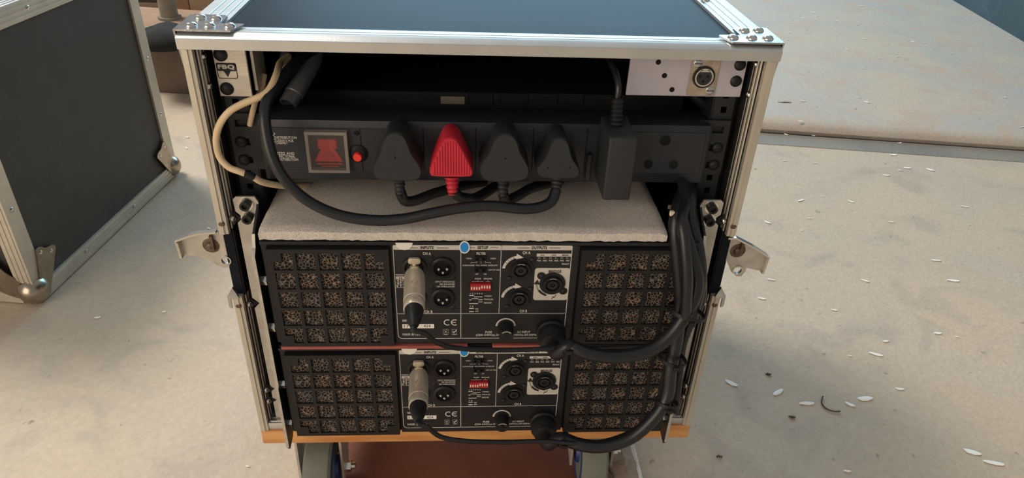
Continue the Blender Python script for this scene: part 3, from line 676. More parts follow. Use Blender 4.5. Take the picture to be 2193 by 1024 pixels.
    # XLR sockets: two male with pins, two female behind
    for c in (A(505, 284), A(505, 540)):
        b = MB(); b.lathe_closed((c.x, AY, c.z), (0, -1, 0), ((.0122, 0), (.0122, .0022), (.0105, .0034), (.0092, .0034), (.0088, .001), (.0088, .0)), 32)
        s_ = obj('xlr_socket', b, 'black', o)
        b = MB(); b.cyl((c.x, AY-.0004, c.z), (0, -1, 0), .0089, .0006, 28); obj('socket_floor', b, 'hole', s_)
        for dx, dz in ((-.0040, .0000), (.0042, .0002), (.0001, -.0040)):
            b = MB(); b.lathe((c.x+dx, AY-.0008, c.z+dz), (0, -1, 0), ((.0015, 0), (.0015, .0036), (.0009, .0044)), 10); obj('pin', b, 'chrome', s_)
        for dx, dz in ((-.0108, .0128), (.0108, -.0128)):
            b = MB(); b.dome((c.x+dx, AY-.0002, c.z+dz), (0, -1, 0), .0026, .0010, 12); obj('panel_screw', b, 'black', s_)
    for c in (A(265, 286), A(265, 540)):
        b = MB(); b.lathe_closed((c.x, AY, c.z), (0, -1, 0), ((.0125, 0), (.0125, .0022), (.0105, .003), (.0095, .003), (.0090, .001), (.0090, .0)), 32); s_ = obj('xlr_socket', b, 'black', o)
        b = MB(); b.cyl((c.x, AY-.0004, c.z), (0, -1, 0), .0092, .0008, 24); obj('socket_floor', b, 'hole', s_)
    c = A(268, 216); b = MB(); b.prism(chaikin(rrect(c.x-.0062, c.x+.0058, c.z-.0032, c.z+.0032, .0025, AY-.0045, 3), 1), (0, .003, 0)); b.box(c.x-.002, c.x+.001, AY-.003, AY, c.z-.006, c.z); obj('release_tab', b, 'nickel', o)
    # slide switches, DIP switch block
    for (X0, Y0, X1, Y1) in ((777, 184, 872, 224), (774, 278, 872, 318)):
        p, q = A(X0, Y1), A(X1, Y0); b = MB(); b.plate([p.x, p.x+.0012, q.x-.0012, q.x], [p.z, p.z+.0012, q.z-.0012, q.z], lambda i, j: (i, j) != (1, 1), AY-.0022, AY); s_ = obj('slide_switch', b, 'hole', o)
        b = MB(); m_ = (p.x+q.x)/2; b.box(m_-.002, m_+.002, AY-.0030, AY, p.z+.0014, q.z-.0014, .0003, 1); obj('slider', b, 'black', s_)
    p, q = A(738, 466), A(912, 412); b = MB(); b.box(p.x, q.x, AY-.0040, AY, p.z, q.z, .0003, 1); dp = obj('dip_switch', b, 'dip', o)
    wd_ = (q.x-p.x)/8
    for k in range(8):
        up = k >= 4; xc = p.x+wd_*(k+.5); zc = p.z+(q.z-p.z)*(.63 if up else .45)
        b = MB(); b.box(xc-wd_*.27, xc+wd_*.27, AY-.0047, AY-.0035, zc-.0016, zc+.0016, .0002, 1); obj('lever', b, 'ivory', dp)
    # speaker sockets
    for i, c in enumerate(spk):
        if i == 2:
            b = MB(); b.cyl((c.x, AY, c.z), (0, -1, 0), .0132, .0018, 36)
            for sx_ in (-1, 1):
                e2 = Vector((c.x+sx_*.0118, AY, c.z-sx_*.0095)); b.cyl(e2, (0, -1, 0), .0042, .0014, 20)
            s_ = obj('speaker_socket', b, 'black', o)
        else:
            b = MB(); b.cyl((c.x, AY, c.z), (0, -1, 0), .0128, .0012, 36); s_ = obj('speaker_socket', b, 'black', o)
        b = MB(); b.ring((c.x, AY-.001, c.z), (0, -1, 0), .0094, .0074, .0034, 32); b.box(c.x-.0016, c.x+.0016, AY-.0044, AY-.001, c.z-.0112, c.z-.0088); obj('socket_collar', b, 'grille', s_)
        b = MB(); b.ring((c.x, AY-.001, c.z), (0, -1, 0), .0052, .0022, .0034, 26); b.cyl((c.x, AY-.001, c.z), (0, -1, 0), .0012, .0030, 12); obj('socket_core', b, 'rail', s_)
        b = MB(); b.arc(c.x, c.z, .0078, .0084, 65, 115, AY-.0048, 8); obj('highlight_ring', b, 'chrome', s_)
        for sx_, sz_ in ((-1, -1), (1, 1)) if i < 2 else ((-1, 1), (1, -1)):
            b = MB(); b.dome((c.x+sx_*(.0112 if i < 2 else .0118), AY-.0012, c.z+sz_*(.0112 if i < 2 else .0095)), (0, -1, 0), .0025, .0011, 12); obj('panel_screw', b, 'rail', s_)
    # fuse holder with white arc
    c = A(1035, 772)
    b = MB(); b.cyl((c.x, AY, c.z-.001), (0, -1, 0), .0088, .004, 28); b.lathe((c.x, AY-.003, c.z-.001), (0, -1, 0), ((.0078, 0), (.0078, .0135), (.0072, .0145), (.0002, .0145)), 28)
    for s1 in (0, 1): b.box(c.x-(.0022 if s1 else .0004), c.x+(.0022 if s1 else .0004), AY-.0180, AY-.0172, c.z-.001-(.0004 if s1 else .0022), c.z-.001+(.0004 if s1 else .0022))
    fh = obj('fuse_holder', b, 'black', o)
    b = MB(); b.arc(c.x, c.z-.0005, .0088, .0106, 0, 180, AY-.0012, 20); obj('white_arc', b, 'print', fh); b = MB(); b.arc(c.x, c.z-.001, .0058, .0066, 45, 135, AY-.0178, 12); obj('cap_arc', b, 'print', fh)
    # mains cable gland
    c = A(1418, 845); gx, gz = c.x-.001, c.z+.006
    b = MB(); b.lathe((gx, AY, gz), (0, -1, 0), ((.0155, 0), (.0155, .006), (.0140, .008), (.0140, .011), (.0150, .0115), (.0150, .017), (.0128, .021), (.0122, .024), (.0095, .025)), 32); obj('cable_gland', b, 'black', o)
    p, q = A(1325, 880), A(1528, 700); b = MB(); b.box(p.x, q.x, AY-.0012, AY, p.z, q.z+.004, .0008, 1); obj('inlet_plate', b, 'black', o)
    return o, Vector((gx, AY-.024, gz))
amp1, gl = amplifier()
DZ = Vector((0, 0, -.1337))
amp2 = copy_tree(amp1, DZ)
amp2['label'] = 'lower black rack amplifier with red switch block, just above the pine board'
# wooden shims between the amplifiers
for k, (xa, xb) in enumerate(((600, 1002), (1055, 1425))):
    p, q = Y(xa, 737, AY-.004), Y(xb, 737, AY-.004)
    b = MB(); b.box(p.x, q.x, AY-.0035, .20, AZ0-.0046, AZ0-.0006, .0006, 1); o = thing('wooden_shim', ('thin red-brown wooden shim between the amplifiers, under the silver plug end', 'thin red-brown wooden shim between the amplifiers, under the mains cable end')[k], 'shim', ((p.x+q.x)/2, .1, AZ0-.0046)); obj('strip', b, 'shim', o)
# foam sheet on the upper amplifier
fx0, fx1, fy0, fy1, fz0, fz1 = -.2145, .1805, AY-.0005, .24, AZ1+.0003, AZ1+.0125
b = MB(); nx, ny = 90, 50
def foamtop(x, y_): return fz1+.0006*math.sin(x*60)+.0005*math.sin(y_*80+x*30)
g = [[b.bm.verts.new((fx0+(fx1-fx0)*i/nx, fy0+(fy1-fy0)*j/ny+(random.uniform(-.0006, .0006) if j == 0 else 0), foamtop(i*.004, j*.005)-(.0025 if j == 0 else 0)-(.002 if i in (0, nx) else 0)+random.uniform(-.0002, .0002))) for j in range(ny+1)] for i in range(nx+1)]
for i in range(nx):
    for j in range(ny): b.bm.faces.new((g[i][j], g[i+1][j], g[i+1][j+1], g[i][j+1]))
lo = {}
def low(i, j):
    if (i, j) not in lo: v = g[i][j].co; lo[(i, j)] = b.bm.verts.new((v.x, v.y+.001, fz0+(random.uniform(0, .0012) if j == 0 else 0)))
    return lo[(i, j)]
for i in range(nx): b.bm.faces.new((g[i][0], g[i+1][0], low(i+1, 0), low(i, 0))); b.bm.faces.new((g[i][ny], g[i+1][ny], low(i+1, ny), low(i, ny)))
for j in range(ny): b.bm.faces.new((g[0][j], g[0][j+1], low(0, j+1), low(0, j))); b.bm.faces.new((g[nx][j], g[nx][j+1], low(nx, j+1), low(nx, j)))
o = obj('foam_sheet', b, 'foam', None, (0, .1, fz0), ang=60); tag(o, 'pale packing foam sheet lying on the upper amplifier', 'foam sheet')

# ------------------------------------------------------------------ audio plugs and leads
def audio_lead(dz, path, label, tilt):
    c = A(268, 290); c = Vector((c.x, AY, c.z))+Vector((0, 0, dz))
    ax = Vector((.055, -1, tilt)).normalized()
    o = thing('audio_lead', label, 'audio cable', c, group='silver plugs with thin black leads')
    b = MB(); b.lathe(c, ax, ((.0052, .001), (.0052, .008), (.0066, .0088), (.0084, .0105), (.0095, .0135), (.0101, .018), (.0101, .058), (.0098, .0584), (.0098, .0592), (.0100, .0596), (.0098, .070), (.0091, .0712)), 32); s_ = obj('plug_shell', b, 'nickel', o)
    b = MB(); b.ring(c+ax*.040+Vector((0, 0, .0097)), (0, 0, 1), .0028, .0024, .0006, 18); obj('emblem_ring', b, 'tan', s_)
    b = MB(); e = c+ax*.0705; b.lathe(e, ax, ((.0088, 0), (.0086, .004), (.0080, .005), (.0078, .008), (.0062, .016), (.0040, .023), (.0027, .025)), 24); obj('boot', b, 'black', o)
    e = c+ax*.094
    b = MB(); b.tube([e, e+ax*.006]+path(e), .0025, 10, 8); obj('cord', b, 'cable', o)
audio_lead(0, lambda e: [Y(910, 715, -.124), Y(935, 733, -.115), Y(975, 745, -.105), Y(1060, 750, -.09), Y(1150, 748, -.075), Y(1250, 742, -.060), Y(1350, 742, -.050), Y(1415, 738, -.044), Y(1445, 715, -.040), Y(1468, 680, -.036)], 'silver audio plug and thin lead in the upper amplifier', .03)
audio_lead(DZ.z, lambda e: [Y(914, 914, -.126), Y(945, 936, -.118), Y(1000, 945, -.11), Y(1080, 947, -.1), Y(1165, 945, -.09), Y(1260, 950, -.085), Y(1340, 930, -.078), Y(1400, 885, -.056), Y(1422, 800, -.046), Y(1440, 730, -.040)], 'silver audio plug and thin lead in the lower amplifier', .19)

# ------------------------------------------------------------------ mains cables of the amplifiers and the bundle
def lead(name, pts, r, label, cat='cable', m='cable', group=None, ties=()):
    o = thing(name, label, cat, pts[0], group=group); b = MB(); b.tube(pts, r, 14, 8); obj('cord', b, m, o)
    return o
g2 = gl+DZ
lead('mains_cable', [gl+Vector((0, .012, 0)), gl+Vector((.002, -.012, -.002)), Y(1218, 742, -.072), Y(1260, 757, -.078), Y(1320, 764, -.078), Y(1390, 750, -.074), Y(1440, 712, -.068), Y(1478, 655, -.060), Y(1492, 610, -.052), Y(1484, 560, -.042), Y(1466, 500, -.030), Y(1456, 455, -.018), Y(1464, 420, .0), Y(1472, 385, .03)], .0072, 'thick black mains cable looping from the upper amplifier', group='thick mains cables of the amplifiers')
lead('mains_cable', [g2+Vector((0, .012, 0)), g2+Vector((.002, -.012, -.003)), Y(1200, 939, -.075), Y(1240, 952, -.084), Y(1290, 956, -.086), Y(1350, 938, -.084), Y(1400, 895, -.078), Y(1428, 850, -.070), Y(1436, 790, -.060), Y(1450, 720, -.050), Y(1458, 640, -.042), Y(1452, 560, -.034), Y(1446, 490, -.024), Y(1454, 440, -.008), Y(1468, 400, .03)], .0072, 'thick black mains cable looping from the lower amplifier over the pine board', group='thick mains cables of the amplifiers')
lead('bundled_cable', [Y(1482, 680, -.044), Y(1500, 600, -.036), Y(1494, 530, -.024), Y(1478, 470, -.006), Y(1478, 420, .01), Y(1474, 380, .035)], .0066, 'medium black cable at the outer side of the bundle')
lead('bundled_cable', [Y(1468, 676, -.068), Y(1472, 600, -.064), Y(1466, 520, -.052), Y(1460, 470, -.038), Y(1468, 430, -.012), Y(1462, 392, .01)], .0055, 'thinner black cable in the middle of the bundle')
lead('bundled_cable', [Y(1446, 880, -.04), Y(1455, 800, -.042), Y(1462, 740, -.044), Y(1480, 690, -.045), Y(1503, 640, -.036), Y(1502, 560, -.026), Y(1490, 490, -.01), Y(1482, 430, .02)], .0045, 'thin black cable running down behind the bundle to the lower amplifier')
def tie(c, ax, rx, label, m='black', tail=None, arc=1.):
    ax = Vector(ax).normalized(); u = ax.orthogonal().normalized(); w = ax.cross(u); c = Vector(c)
    o = thing('cable_tie', label, 'cable tie', c)
    b = MB(); rings = []
    n = 28
    for i in range(n):
        t = 2*math.pi*i/n; d_ = u*math.cos(t)+w*math.sin(t); rings.append([c+d_*rx-ax*.002, c+d_*(rx+.0012)-ax*.002, c+d_*(rx+.0012)+ax*.002, c+d_*rx+ax*.002])
    R_ = [[b.bm.verts.new(p) for p in r] for r in rings]
    for i in range(int(n*arc)):
        for k in range(4): b.bm.faces.new((R_[i][k], R_[i][(k+1) % 4], R_[(i+1) % n][(k+1) % 4], R_[(i+1) % n][k]))
    obj('strap', b, m, o)
    h = c+(tail or Vector((0, -1, 0)))*(rx+.002); b = MB(); b.box(h.x-.003, h.x+.003, h.y-.002, h.y+.002, h.z-.0025, h.z+.0025, .0006, 1); obj('head', b, m, o)
tie(Y(1470, 668, -.055), (.25, .2, 1), .0185, 'black cable tie around the bundle beside the upper amplifier')
tie(Y(1216, 741, -.072), (1, -.35, -.45), .0080, 'black cable tie on the upper mains cable near its gland')
tie(Y(1206, 942, -.077), (1, -.35, -.4), .0080, 'black cable tie on the lower mains cable near its gland')
tie(Y(1440, 768, -.060), (.2, .1, 1), .0140, 'black cable tie on the lower bundle beside the red shim')
tie(Y(1428, 862, -.070), (.2, .3, 1), .0115, 'black cable tie on the cable just above the bracket tip')
tie(Y(1462, 447, -.010), (.1, .5, 1), .0135, 'ivory cable tie at the top of the cable bundle', 'ivory', Vector((-.8, -.6, 0)), .3)

# ------------------------------------------------------------------ power distribution unit
PY = .0135
pz0, pz1 = Y(700, 385, PY).z, Y(1000, 262, PY).z
px0, px1 = -.2115, .2195
def S(X_, Y_, v): return Y(800+X_/3.2, 180+Y_/3.2, v)
pdu = thing('power_strip', 'blue-black rack power strip with switch and sockets across the case', 'power strip', (0, .03, pz0))
b = MB(); b.box(px0, px1, PY, .052, pz0, pz1, .0012, 2); obj('body', b, 'pdu', pdu)
b = MB(); b.box(px0+.004, px1-.004, PY-.0008, PY+.002, pz0+.0105, pz1-.0075, .0005, 1); obj('front_insert', b, 'pdu', pdu)
for sg in (-1, 1):
    xe0, xe1 = sorted((sg*.2413, sg*.2105)); zc = (pz0+pz1)/2+.004
    xs = [xe0, xe0+.006, xe0+.017, xe1] if sg < 0 else [xe0, xe1-.017, xe1-.006, xe1]
    zs = [zc-.029]
    for zz in (-.019, .0, .019): zs += [zc+zz-.0035, zc+zz+.0035]
    zs.append(zc+.029)
    b = MB(); b.plate(xs, zs, lambda i, j: not (i == 1 and j in (1, 3, 5)), .0225, .0255); e = obj('mounting_ear', b, 'rail', pdu)
    for zz in (-.019, .0) :
        b = MB(); b.dome((sg*.2325, .0225, zc+zz), (0, -1, 0), .0058, .0034, 18); b.box(sg*.2325-.003, sg*.2325+.003, .0185, .020, zc+zz-.0005, zc+zz+.0005); obj('rack_screw', b, 'black', e)
# lettering
b = MB(); yy = PY-.0012
for s_, X0, Y0, X1, Y1 in (('PDU', 566, 284, 588, 290), ('POWER DISTRIBUTION', 561, 292, 635, 297), ('UNIT EXCLUSIVELY FOR', 562, 299, 628, 304), ('INSIDE A CABINET', 563, 303.8, 616, 308.5), ('POLARIZED AND', 570, 326, 630, 331), ('MULTI-FUNCTIONAL', 571, 332, 632, 337.5), ('POWER DISTRIBUTION', 573, 339, 638, 344)):
    p, q = Y(X0, Y1, yy), Y(X1, Y0, yy); b.text(s_, p.x, q.x, p.z, q.z, yy, .01)
obj('lettering', b, 'print', pdu, smooth=False)['kind'] = 'stuff'
# rocker switch under a clear cover
sp0, sp1 = Y(662, 369, PY-.006), Y(742, 283, PY-.006)
b = MB(); b.box(sp0.x+.003, sp1.x-.003, PY-.0015, PY, sp0.z+.003, sp1.z-.003); sw = obj('switch_frame', b, 'hole', pdu)
p, q = Y(676, 335, PY-.004), Y(716, 300, PY-.004)
cx_, zt_, zb_ = (sp0.x+sp1.x)/2, sp1.z-.009, sp0.z+.010
b = MB(); b.box(cx_-.009, cx_+.009, PY-.004, PY, zt_-.010, zt_, .001, 1)
b.prism([Vector((cx_-.013, PY-.0045, zb_+.001)), Vector((cx_+.013, PY-.0045, zb_+.001)), Vector((cx_+.0045, PY-.0045, zt_-.006)), Vector((cx_-.0045, PY-.0045, zt_-.006))], (0, .004, 0)); rk = obj('rocker', b, 'redsw', sw)
b = MB(); b.box(cx_-.012, cx_+.012, PY-.0022, PY-.0014, zb_-.0035, zb_-.002); b.box(cx_-.008, cx_+.008, PY-.0022, PY-.0014, zb_-.006, zb_-.005); obj('red_line', b, 'redsw', sw)
b = MB(); b.prism([Vector((cx_+k*.0075, PY-.0046, zb_+.003)) if k else Vector((cx_, PY-.0046, zt_-.008)) for k in (-1, 1, 0)], (0, -.0003, 0)); obj('rocker_mark', b, 'dip', rk)
b = MB(); b.plate([sp0.x, sp0.x+.003, sp1.x-.003, sp1.x], [sp0.z, sp0.z+.003, sp1.z-.003, sp1.z], lambda i, j: (i, j) != (1, 1), PY-.0072, PY-.0005); cv = obj('clear_cover', b, 'clear', pdu)
b = MB(); b.box(sp0.x+.003, sp1.x-.003, PY-.0070, PY-.0064, sp0.z+.003, sp1.z-.003); obj('cover_pane', b, 'pane', cv)
c = Y(767, 333, PY-.003); b = MB(); b.lathe((c.x, PY, c.z+.001), (0, -1, 0), ((.0090, 0), (.0090, .002), (.0062, .004), (.0050, .004)), 26); o = obj('reset_collar', b, 'black', pdu)
b = MB(); b.lathe((c.x, PY-.002, c.z), (0, -1, 0), ((.0042, 0), (.0042, .006), (.0036, .0068)), 20); obj('reset_button', b, 'redbtn', o)
c = Y(764, 284, PY); b = MB(); b.dome((c.x, PY, c.z), (0, -1, 0), .003, .0018, 14); obj('indicator', b, 'hole', pdu)
for xa in (778, 909, 1018, 1138, 1250):
    p, q = Y(xa, 365, PY), Y(xa+2, 275, PY); b = MB(); b.box(p.x-.0004, p.x+.0004, PY-.0011, PY, p.z, q.z); obj('socket_seam', b, 'hole', pdu)
for k, (X_, Y_, r_) in enumerate(((1424, 300, .0052), (1388, 351, .0043), (1442, 352, .0043))):
    c = Y(X_, Y_, PY); b = MB(); b.ring((c.x, PY-.0006, c.z), (0, -1, 0), r_+.0007, r_, .0007, 22); o = obj('socket_hole', b, 'rail', pdu); b = MB(); b.cyl((c.x, PY-.0004, c.z), (0, -1, 0), r_, .0005, 20); obj('hole_dark', b, 'hole', o)
p, q = Y(1252, 384, PY-.003), Y(1268, 330, PY-.003); b = MB(); b.box(p.x, q.x, PY-.006, PY, p.z, q.z, .0008, 1); obj('shutter_tab', b, 'pdu', pdu)

# plugs
FY = -.024
def plug(front, m, boot, cable, label, ribs=False, dot=None, r=.0058, bm='plug', cm='cable', cr_=.0052):
    base = chaikin([S(x, y_, FY) for x, y_ in front], 2)
    c = sum(base, Vector())/len(base)
    o = thing('mains_plug', label, 'plug', (c.x, 0, c.z))
    b = MB(); rings = [[Vector((p.x, PY-.001, p.z)) for p in inset(base, .93, 0)], [Vector((p.x, PY-.006, p.z)) for p in inset(base, 1.0, 0)], [Vector((p.x, FY+.004, p.z)) for p in base], [Vector((p.x, FY+.0012, p.z)) for p in inset(base, .985, 0)], inset(base, .94, 0)]
    b.loft(rings); body = obj('body', b, m, o, ang=40)
    if ribs:
        X = [p.x for p in base]; x0, x1 = min(X), max(X); n = 14
        zb = min(p.z for p in base)
        for k in range(n):
            xc = x0+(x1-x0)*(.07+.86*(k+.5)/n)
            zs_ = []
            for i in range(len(base)):
                a_, c_ = base[i], base[(i+1) % len(base)]
                if (a_.x-xc)*(c_.x-xc) < 0: zs_.append(a_.z+(c_.z-a_.z)*(xc-a_.x)/(c_.x-a_.x))
            if len(zs_) >= 2 and max(zs_)-min(zs_) > .006:
                b = MB(); b.box(xc-.0009, xc+.0009, FY-.0011, FY+.001, min(zs_)+.0025, max(zs_)-.0025, .0004, 1); obj('rib', b, m, body)
    for dx_ in (dot or ()):
        d_ = S(*dx_, FY); b = MB(); b.cyl(d_+Vector((0, .0001, 0)), (0, -1, 0), .001, .0002, 10); obj('dot', b, 'hole', body)
    bp = [S(x, y_, v) for x, y_, v in boot]; n = 13; path = []; rad = []
    for i in range(n):
        t = i/(n-1)*(len(bp)-1); k = min(int(t), len(bp)-2); path.append(bp[k].lerp(bp[k+1], t-k)); rad.append(r*(1.0 if i % 3 != 2 else .78)*(1-.28*i/(n-1)))
    b = MB(); b.tube(path, r, 14, 1, rad); obj('strain_relief', b, m if m == 'red' else bm, o, ang=50)
    b = MB(); b.tube([bp[-1]-(bp[-1]-bp[-2]).normalized()*.004]+cable, cr_, 12, 8); obj('cord', b, cm, o)
    return o
b1 = [(-10, 600), (5, 545), (40, 480), (60, 400), (95, 345), (150, 332), (205, 350), (235, 410), (258, 480), (310, 550), (335, 600), (325, 650), (280, 670), (60, 668), (10, 650)]
plug(b1, 'plug', [(175, 655, -.010), (180, 715, -.012), (188, 765, -.012)], [S(215, 800, -.010), S(290, 798, -.004), S(400, 755, .008), S(520, 720, .02), S(640, 690, .04), S(760, 670, .06)], 'large black mains plug beside the red reset button', dot=[(148, 505)])
plug([(380, 590), (440, 450), (475, 385), (510, 372), (550, 375), (585, 400), (640, 510), (683, 600), (680, 632), (655, 642), (400, 640), (385, 625)], 'red', [(537, 640, -.010), (540, 700, -.013), (546, 752, -.014)], [S(575, 765, -.012), S(620, 782, -.008), S(690, 785, -.002), S(760, 750, .012), S(840, 700, .03), S(900, 680, .05)], 'red mains plug with ribbed face', ribs=True, r=.0070)
plug([(722, 600), (735, 550), (790, 480), (820, 400), (860, 350), (910, 342), (955, 352), (990, 400), (1005, 470), (1050, 540), (1075, 600), (1060, 650), (1000, 675), (790, 680), (740, 650)], 'plug', [(888, 668, -.010), (888, 730, -.013), (890, 785, -.014)], [S(905, 802, -.012), S(940, 790, -.006), S(1000, 760, .004), S(1080, 715, .02), S(1200, 680, .045), S(1280, 665, .06)], 'large black mains plug just beside the ribbed red plug, toward the power brick', dot=[(903, 512)])
plug([(1113, 600), (1125, 570), (1180, 510), (1205, 440), (1230, 385), (1275, 368), (1320, 378), (1345, 430), (1360, 510), (1405, 570), (1420, 605), (1405, 640), (1350, 652), (1170, 650), (1125, 630)], 'plug', [(1260, 645, -.010), (1255, 700, -.014), (1248, 755, -.018)],
     [S(1225, 795, -.022), S(1180, 830, -.026), S(1100, 853, -.03), S(1000, 855, -.032), S(800, 836, -.033), S(600, 850, -.034), S(400, 886, -.036), S(200, 926, -.037), Y(800, 472, -.037), Y(740, 464, -.036), Y(690, 447, -.034), Y(645, 420, -.032), Y(608, 382, -.03), Y(585, 340, -.026), Y(572, 295, -.02), Y(567, 250, -.012), Y(574, 212, .0), Y(600, 172, .02), Y(636, 134, .045), Y(660, 112, .07), Y(690, 100, .12)],
     'small black mains plug with long cable sweeping over the foam', dot=[(1195, 575), (1345, 573)], r=.0062, cr_=.0053)
# power brick adaptor
ay = -.040
t0, t1 = Y(1306, 296, ay), Y(1368, 294, ay); bz = Y(1322, 430, ay).z
ad = thing('power_brick', 'black plug-in power brick with ribbed cord exit on top', 'adaptor', ((t0.x+t1.x)/2, 0, bz))
b = MB(); b.box(t0.x, t1.x, ay, PY-.001, bz, t0.z, .0022, 3); obj('body', b, 'plug', ad)
b = MB(); c = Y(1326, 250, -.004); cz = t0.z-.001; cxx = (t0.x+t1.x)/2-.002
path = []; rad = []
for i in range(14): path.append(Vector((cxx-.001*i/13, -.010+.004*i/13, cz+.026*i/13))); rad.append((.0066 if i % 2 else .0052)*(1-.15*i/13))
b.tube(path, 1, 14, 1, rad); obj('strain_relief', b, 'black', ad, ang=60)
b = MB(); b.tube([path[-1], path[-1]+Vector((0, .004, .012)), path[-1]+Vector((-.004, .03, .024)), path[-1]+Vector((-.01, .09, .026)), path[-1]+Vector((-.01, .16, .02))], .003, 10, 6); obj('cord', b, 'cable', ad)

# ------------------------------------------------------------------ rack plates at the top
def screw(par, c, r=.0062, m='black'):
    b = MB(); b.dome(c, (0, -1, 0), r, r*.55, 20); b.box(c.x-.0024, c.x+.0024, c.y-r*.56, c.y-r*.5, c.z-.0004, c.z+.0004); return obj('rack_screw', b, m, par)
RYP = .0225
p, q = Y(462, 206, RYP), Y(528, 130, RYP)
x0, x1, z1 = -.2440, q.x, .4565; z0 = p.z
pl = thing('rack_plate', 'small pale brushed plate with black logo and two black screws', 'plate', ((x0+x1)/2, RYP, z0))
b = MB(); b.box(x0, x1, RYP, RYP+.003, z0, z1, .0004, 1); obj('plate', b, 'brushed', pl)
b = MB(); b.box(x1+.002, x1+.0045, RYP+.006, RYP+.04, z0+.004, z1-.002); obj('side_lug', b, 'steel', pl)
for x_, y_ in ((472, 117), (486, 190)): screw(pl, Y(x_, y_, RYP))
c = Y(486, 152, RYP-.0003); wv, hv = .0088, .0074; yy = RYP-.0003
b = MB(); ro, ri = rrect(c.x-wv, c.x+wv, c.z-hv, c.z+hv, .0022, yy), rrect(c.x-wv+.0006, c.x+wv-.0006, c.z-hv+.0006, c.z+hv-.0006, .0017, yy)
for i in range(len(ro)): b.poly((ro[i], ro[(i+1) % len(ro)], ri[(i+1) % len(ri)], ri[i]))
b.prism(rrect(c.x-wv, c.x+wv, c.z-.0002, c.z+hv, .0015, yy), (0, .0002, 0)); b.poly([(c.x-.0032, yy, c.z), (c.x+.0032, yy, c.z), (c.x, yy, c.z-.0058)])
lg = obj('logo', b, 'ink', pl, smooth=False); b = MB(); b.text('FBQ', c.x-.0074, c.x+.0074, c.z+.0012, c.z+.0060, yy-.0003, .05); obj('logo_letters', b, 'band', lg, smooth=False)
# right plate
p = Y(1340, 204, RYP); q = Y(1606, 150, RYP)
x0, x1, z0 = Y(1341, 200, RYP).x, .2445, Y(1460, 206, RYP).z
pl = thing('rack_plate', 'long lilac-grey plate with a three-pin socket and two black screws', 'plate', ((x0+x1)/2, RYP, z0))
holes = [Y(1410, 133, RYP), Y(1423, 162, RYP), Y(1439, 192, RYP)]
b = MB(); b.box(x0, x1, RYP, RYP+.003, z0, .4565, .0004, 1); obj('plate', b, 'plate', pl)
for h_ in holes:
    b = MB(); b.ring(h_+Vector((0, .0001, 0)), (0, -1, 0), .0025, .0021, .0003, 18); b.cyl(h_+Vector((0, .0001, 0)), (0, -1, 0), .0022, .0002, 18); obj('hole', b, 'hole', pl)
for x_, y_ in ((1585, 139), (1576, 174)): screw(pl, Y(x_, y_, RYP), .0056)
u0, u1 = Y(1472, 203, RYP), Y(1530, 128, RYP); ux0, ux1 = Y(1476, 165, RYP).x, Y(1536, 165, RYP).x
cn = MB(); cn.box(ux0, ux1, RYP-.0018, RYP, u0.z, .4565, .0004, 1); cno = obj('connector_plate', cn, 'tan', pl)
c = Y(1507, 165, RYP-.002); c.y = RYP-.0018
b = MB(); b.lathe_closed(c, (0, -1, 0), ((.0106, 0), (.0106, .0012), (.0090, .0016), (.0090, 0)), 30); obj('socket_ring', b, 'black', cno)
b = MB(); b.lathe_closed(c, (0, -1, 0), ((.0088, 0), (.0088, .0022), (.0074, .0022), (.0074, 0)), 30); b.box(c.x-.0045, c.x+.0045, c.y-.0022, c.y, c.z+.0050, c.z+.0078, .0004, 1); obj('socket_shell', b, 'chrome', cno)
b = MB(); b.cyl(c, (0, -1, 0), .0074, .001, 26); sf = obj('socket_face', b, 'plug', cno)
for dx, dz in ((-.0036, .0008), (.0036, .0008), (0, -.0040)):
    b = MB(); b.cyl(c+Vector((dx, -.0009, dz)), (0, -1, 0), .0014, .0003, 12); obj('pin_hole', b, 'hole', sf)
for x_, y_ in ((1495, 136), (1520, 194)):
    h_ = Y(x_, y_, RYP-.0018); b = MB(); b.dome(h_, (0, -1, 0), .0042, .0012, 18); s_ = obj('countersunk_screw', b, 'zinc', cno); b = MB(); b.box(h_.x-.0036, h_.x+.0036, h_.y-.0014, h_.y-.0010, h_.z-.0003, h_.z+.0003); obj('slot', b, 'hole', s_)

# ------------------------------------------------------------------ cream wires, device behind, cables at the top inside
lead('cream_wire', [Y(618, 120, .06), Y(600, 135, .045), Y(592, 160, .02), Y(578, 190, .006), Y(560, 206, .0), Y(520, 222, -.004), Y(490, 240, -.006), Y(470, 268, -.004), Y(463, 300, -.002), Y(470, 335, -.002), Y(490, 358, -.004), Y(515, 368, -.006), Y(540, 378, -.004), Y(565, 391, .004), Y(610, 398, .025), Y(660, 396, .06)], .0032, 'long cream wire curling outward beside the power strip', 'wire', 'cream')
lead('cream_wire', [Y(566, 160, .05), Y(560, 190, .04), Y(548, 215, .026), Y(541, 240, .018), Y(535, 268, .02)], .0026, 'short cream wire dropping onto the power strip ear', 'wire', 'cream')
b = MB(); b.tube([Y(524, 372, -.0055), Y(533, 374.5, -.0052), Y(543, 380, -.004)], .0038, 12, 3); o = obj('tape_wrap', b, 'black', None, Y(533, 374, -.005)); tag(o, 'short black tape wrap on the long cream wire', 'tape')
lead('inner_cable', [Y(556, 130, .08), Y(562, 175, .06), Y(545, 205, .05), Y(520, 225, .045)], .0042, 'dark cable behind the plate with the logo')
lead('inner_cable', [Y(1480, 200, .05), Y(1510, 225, .05), Y(1535, 250, .05), Y(1545, 290, .06)], .0055, 'dark cable under the lilac-grey plate')
dv = thing('rack_device', 'black rack unit with a small grey label behind the power strip', 'rack unit', (0, .2, .335))
DYB = .100
b = MB(); b.box(-.2155, .2155, DYB, .40, .338, .3905, .001, 1); obj('body', b, 'rail', dv)
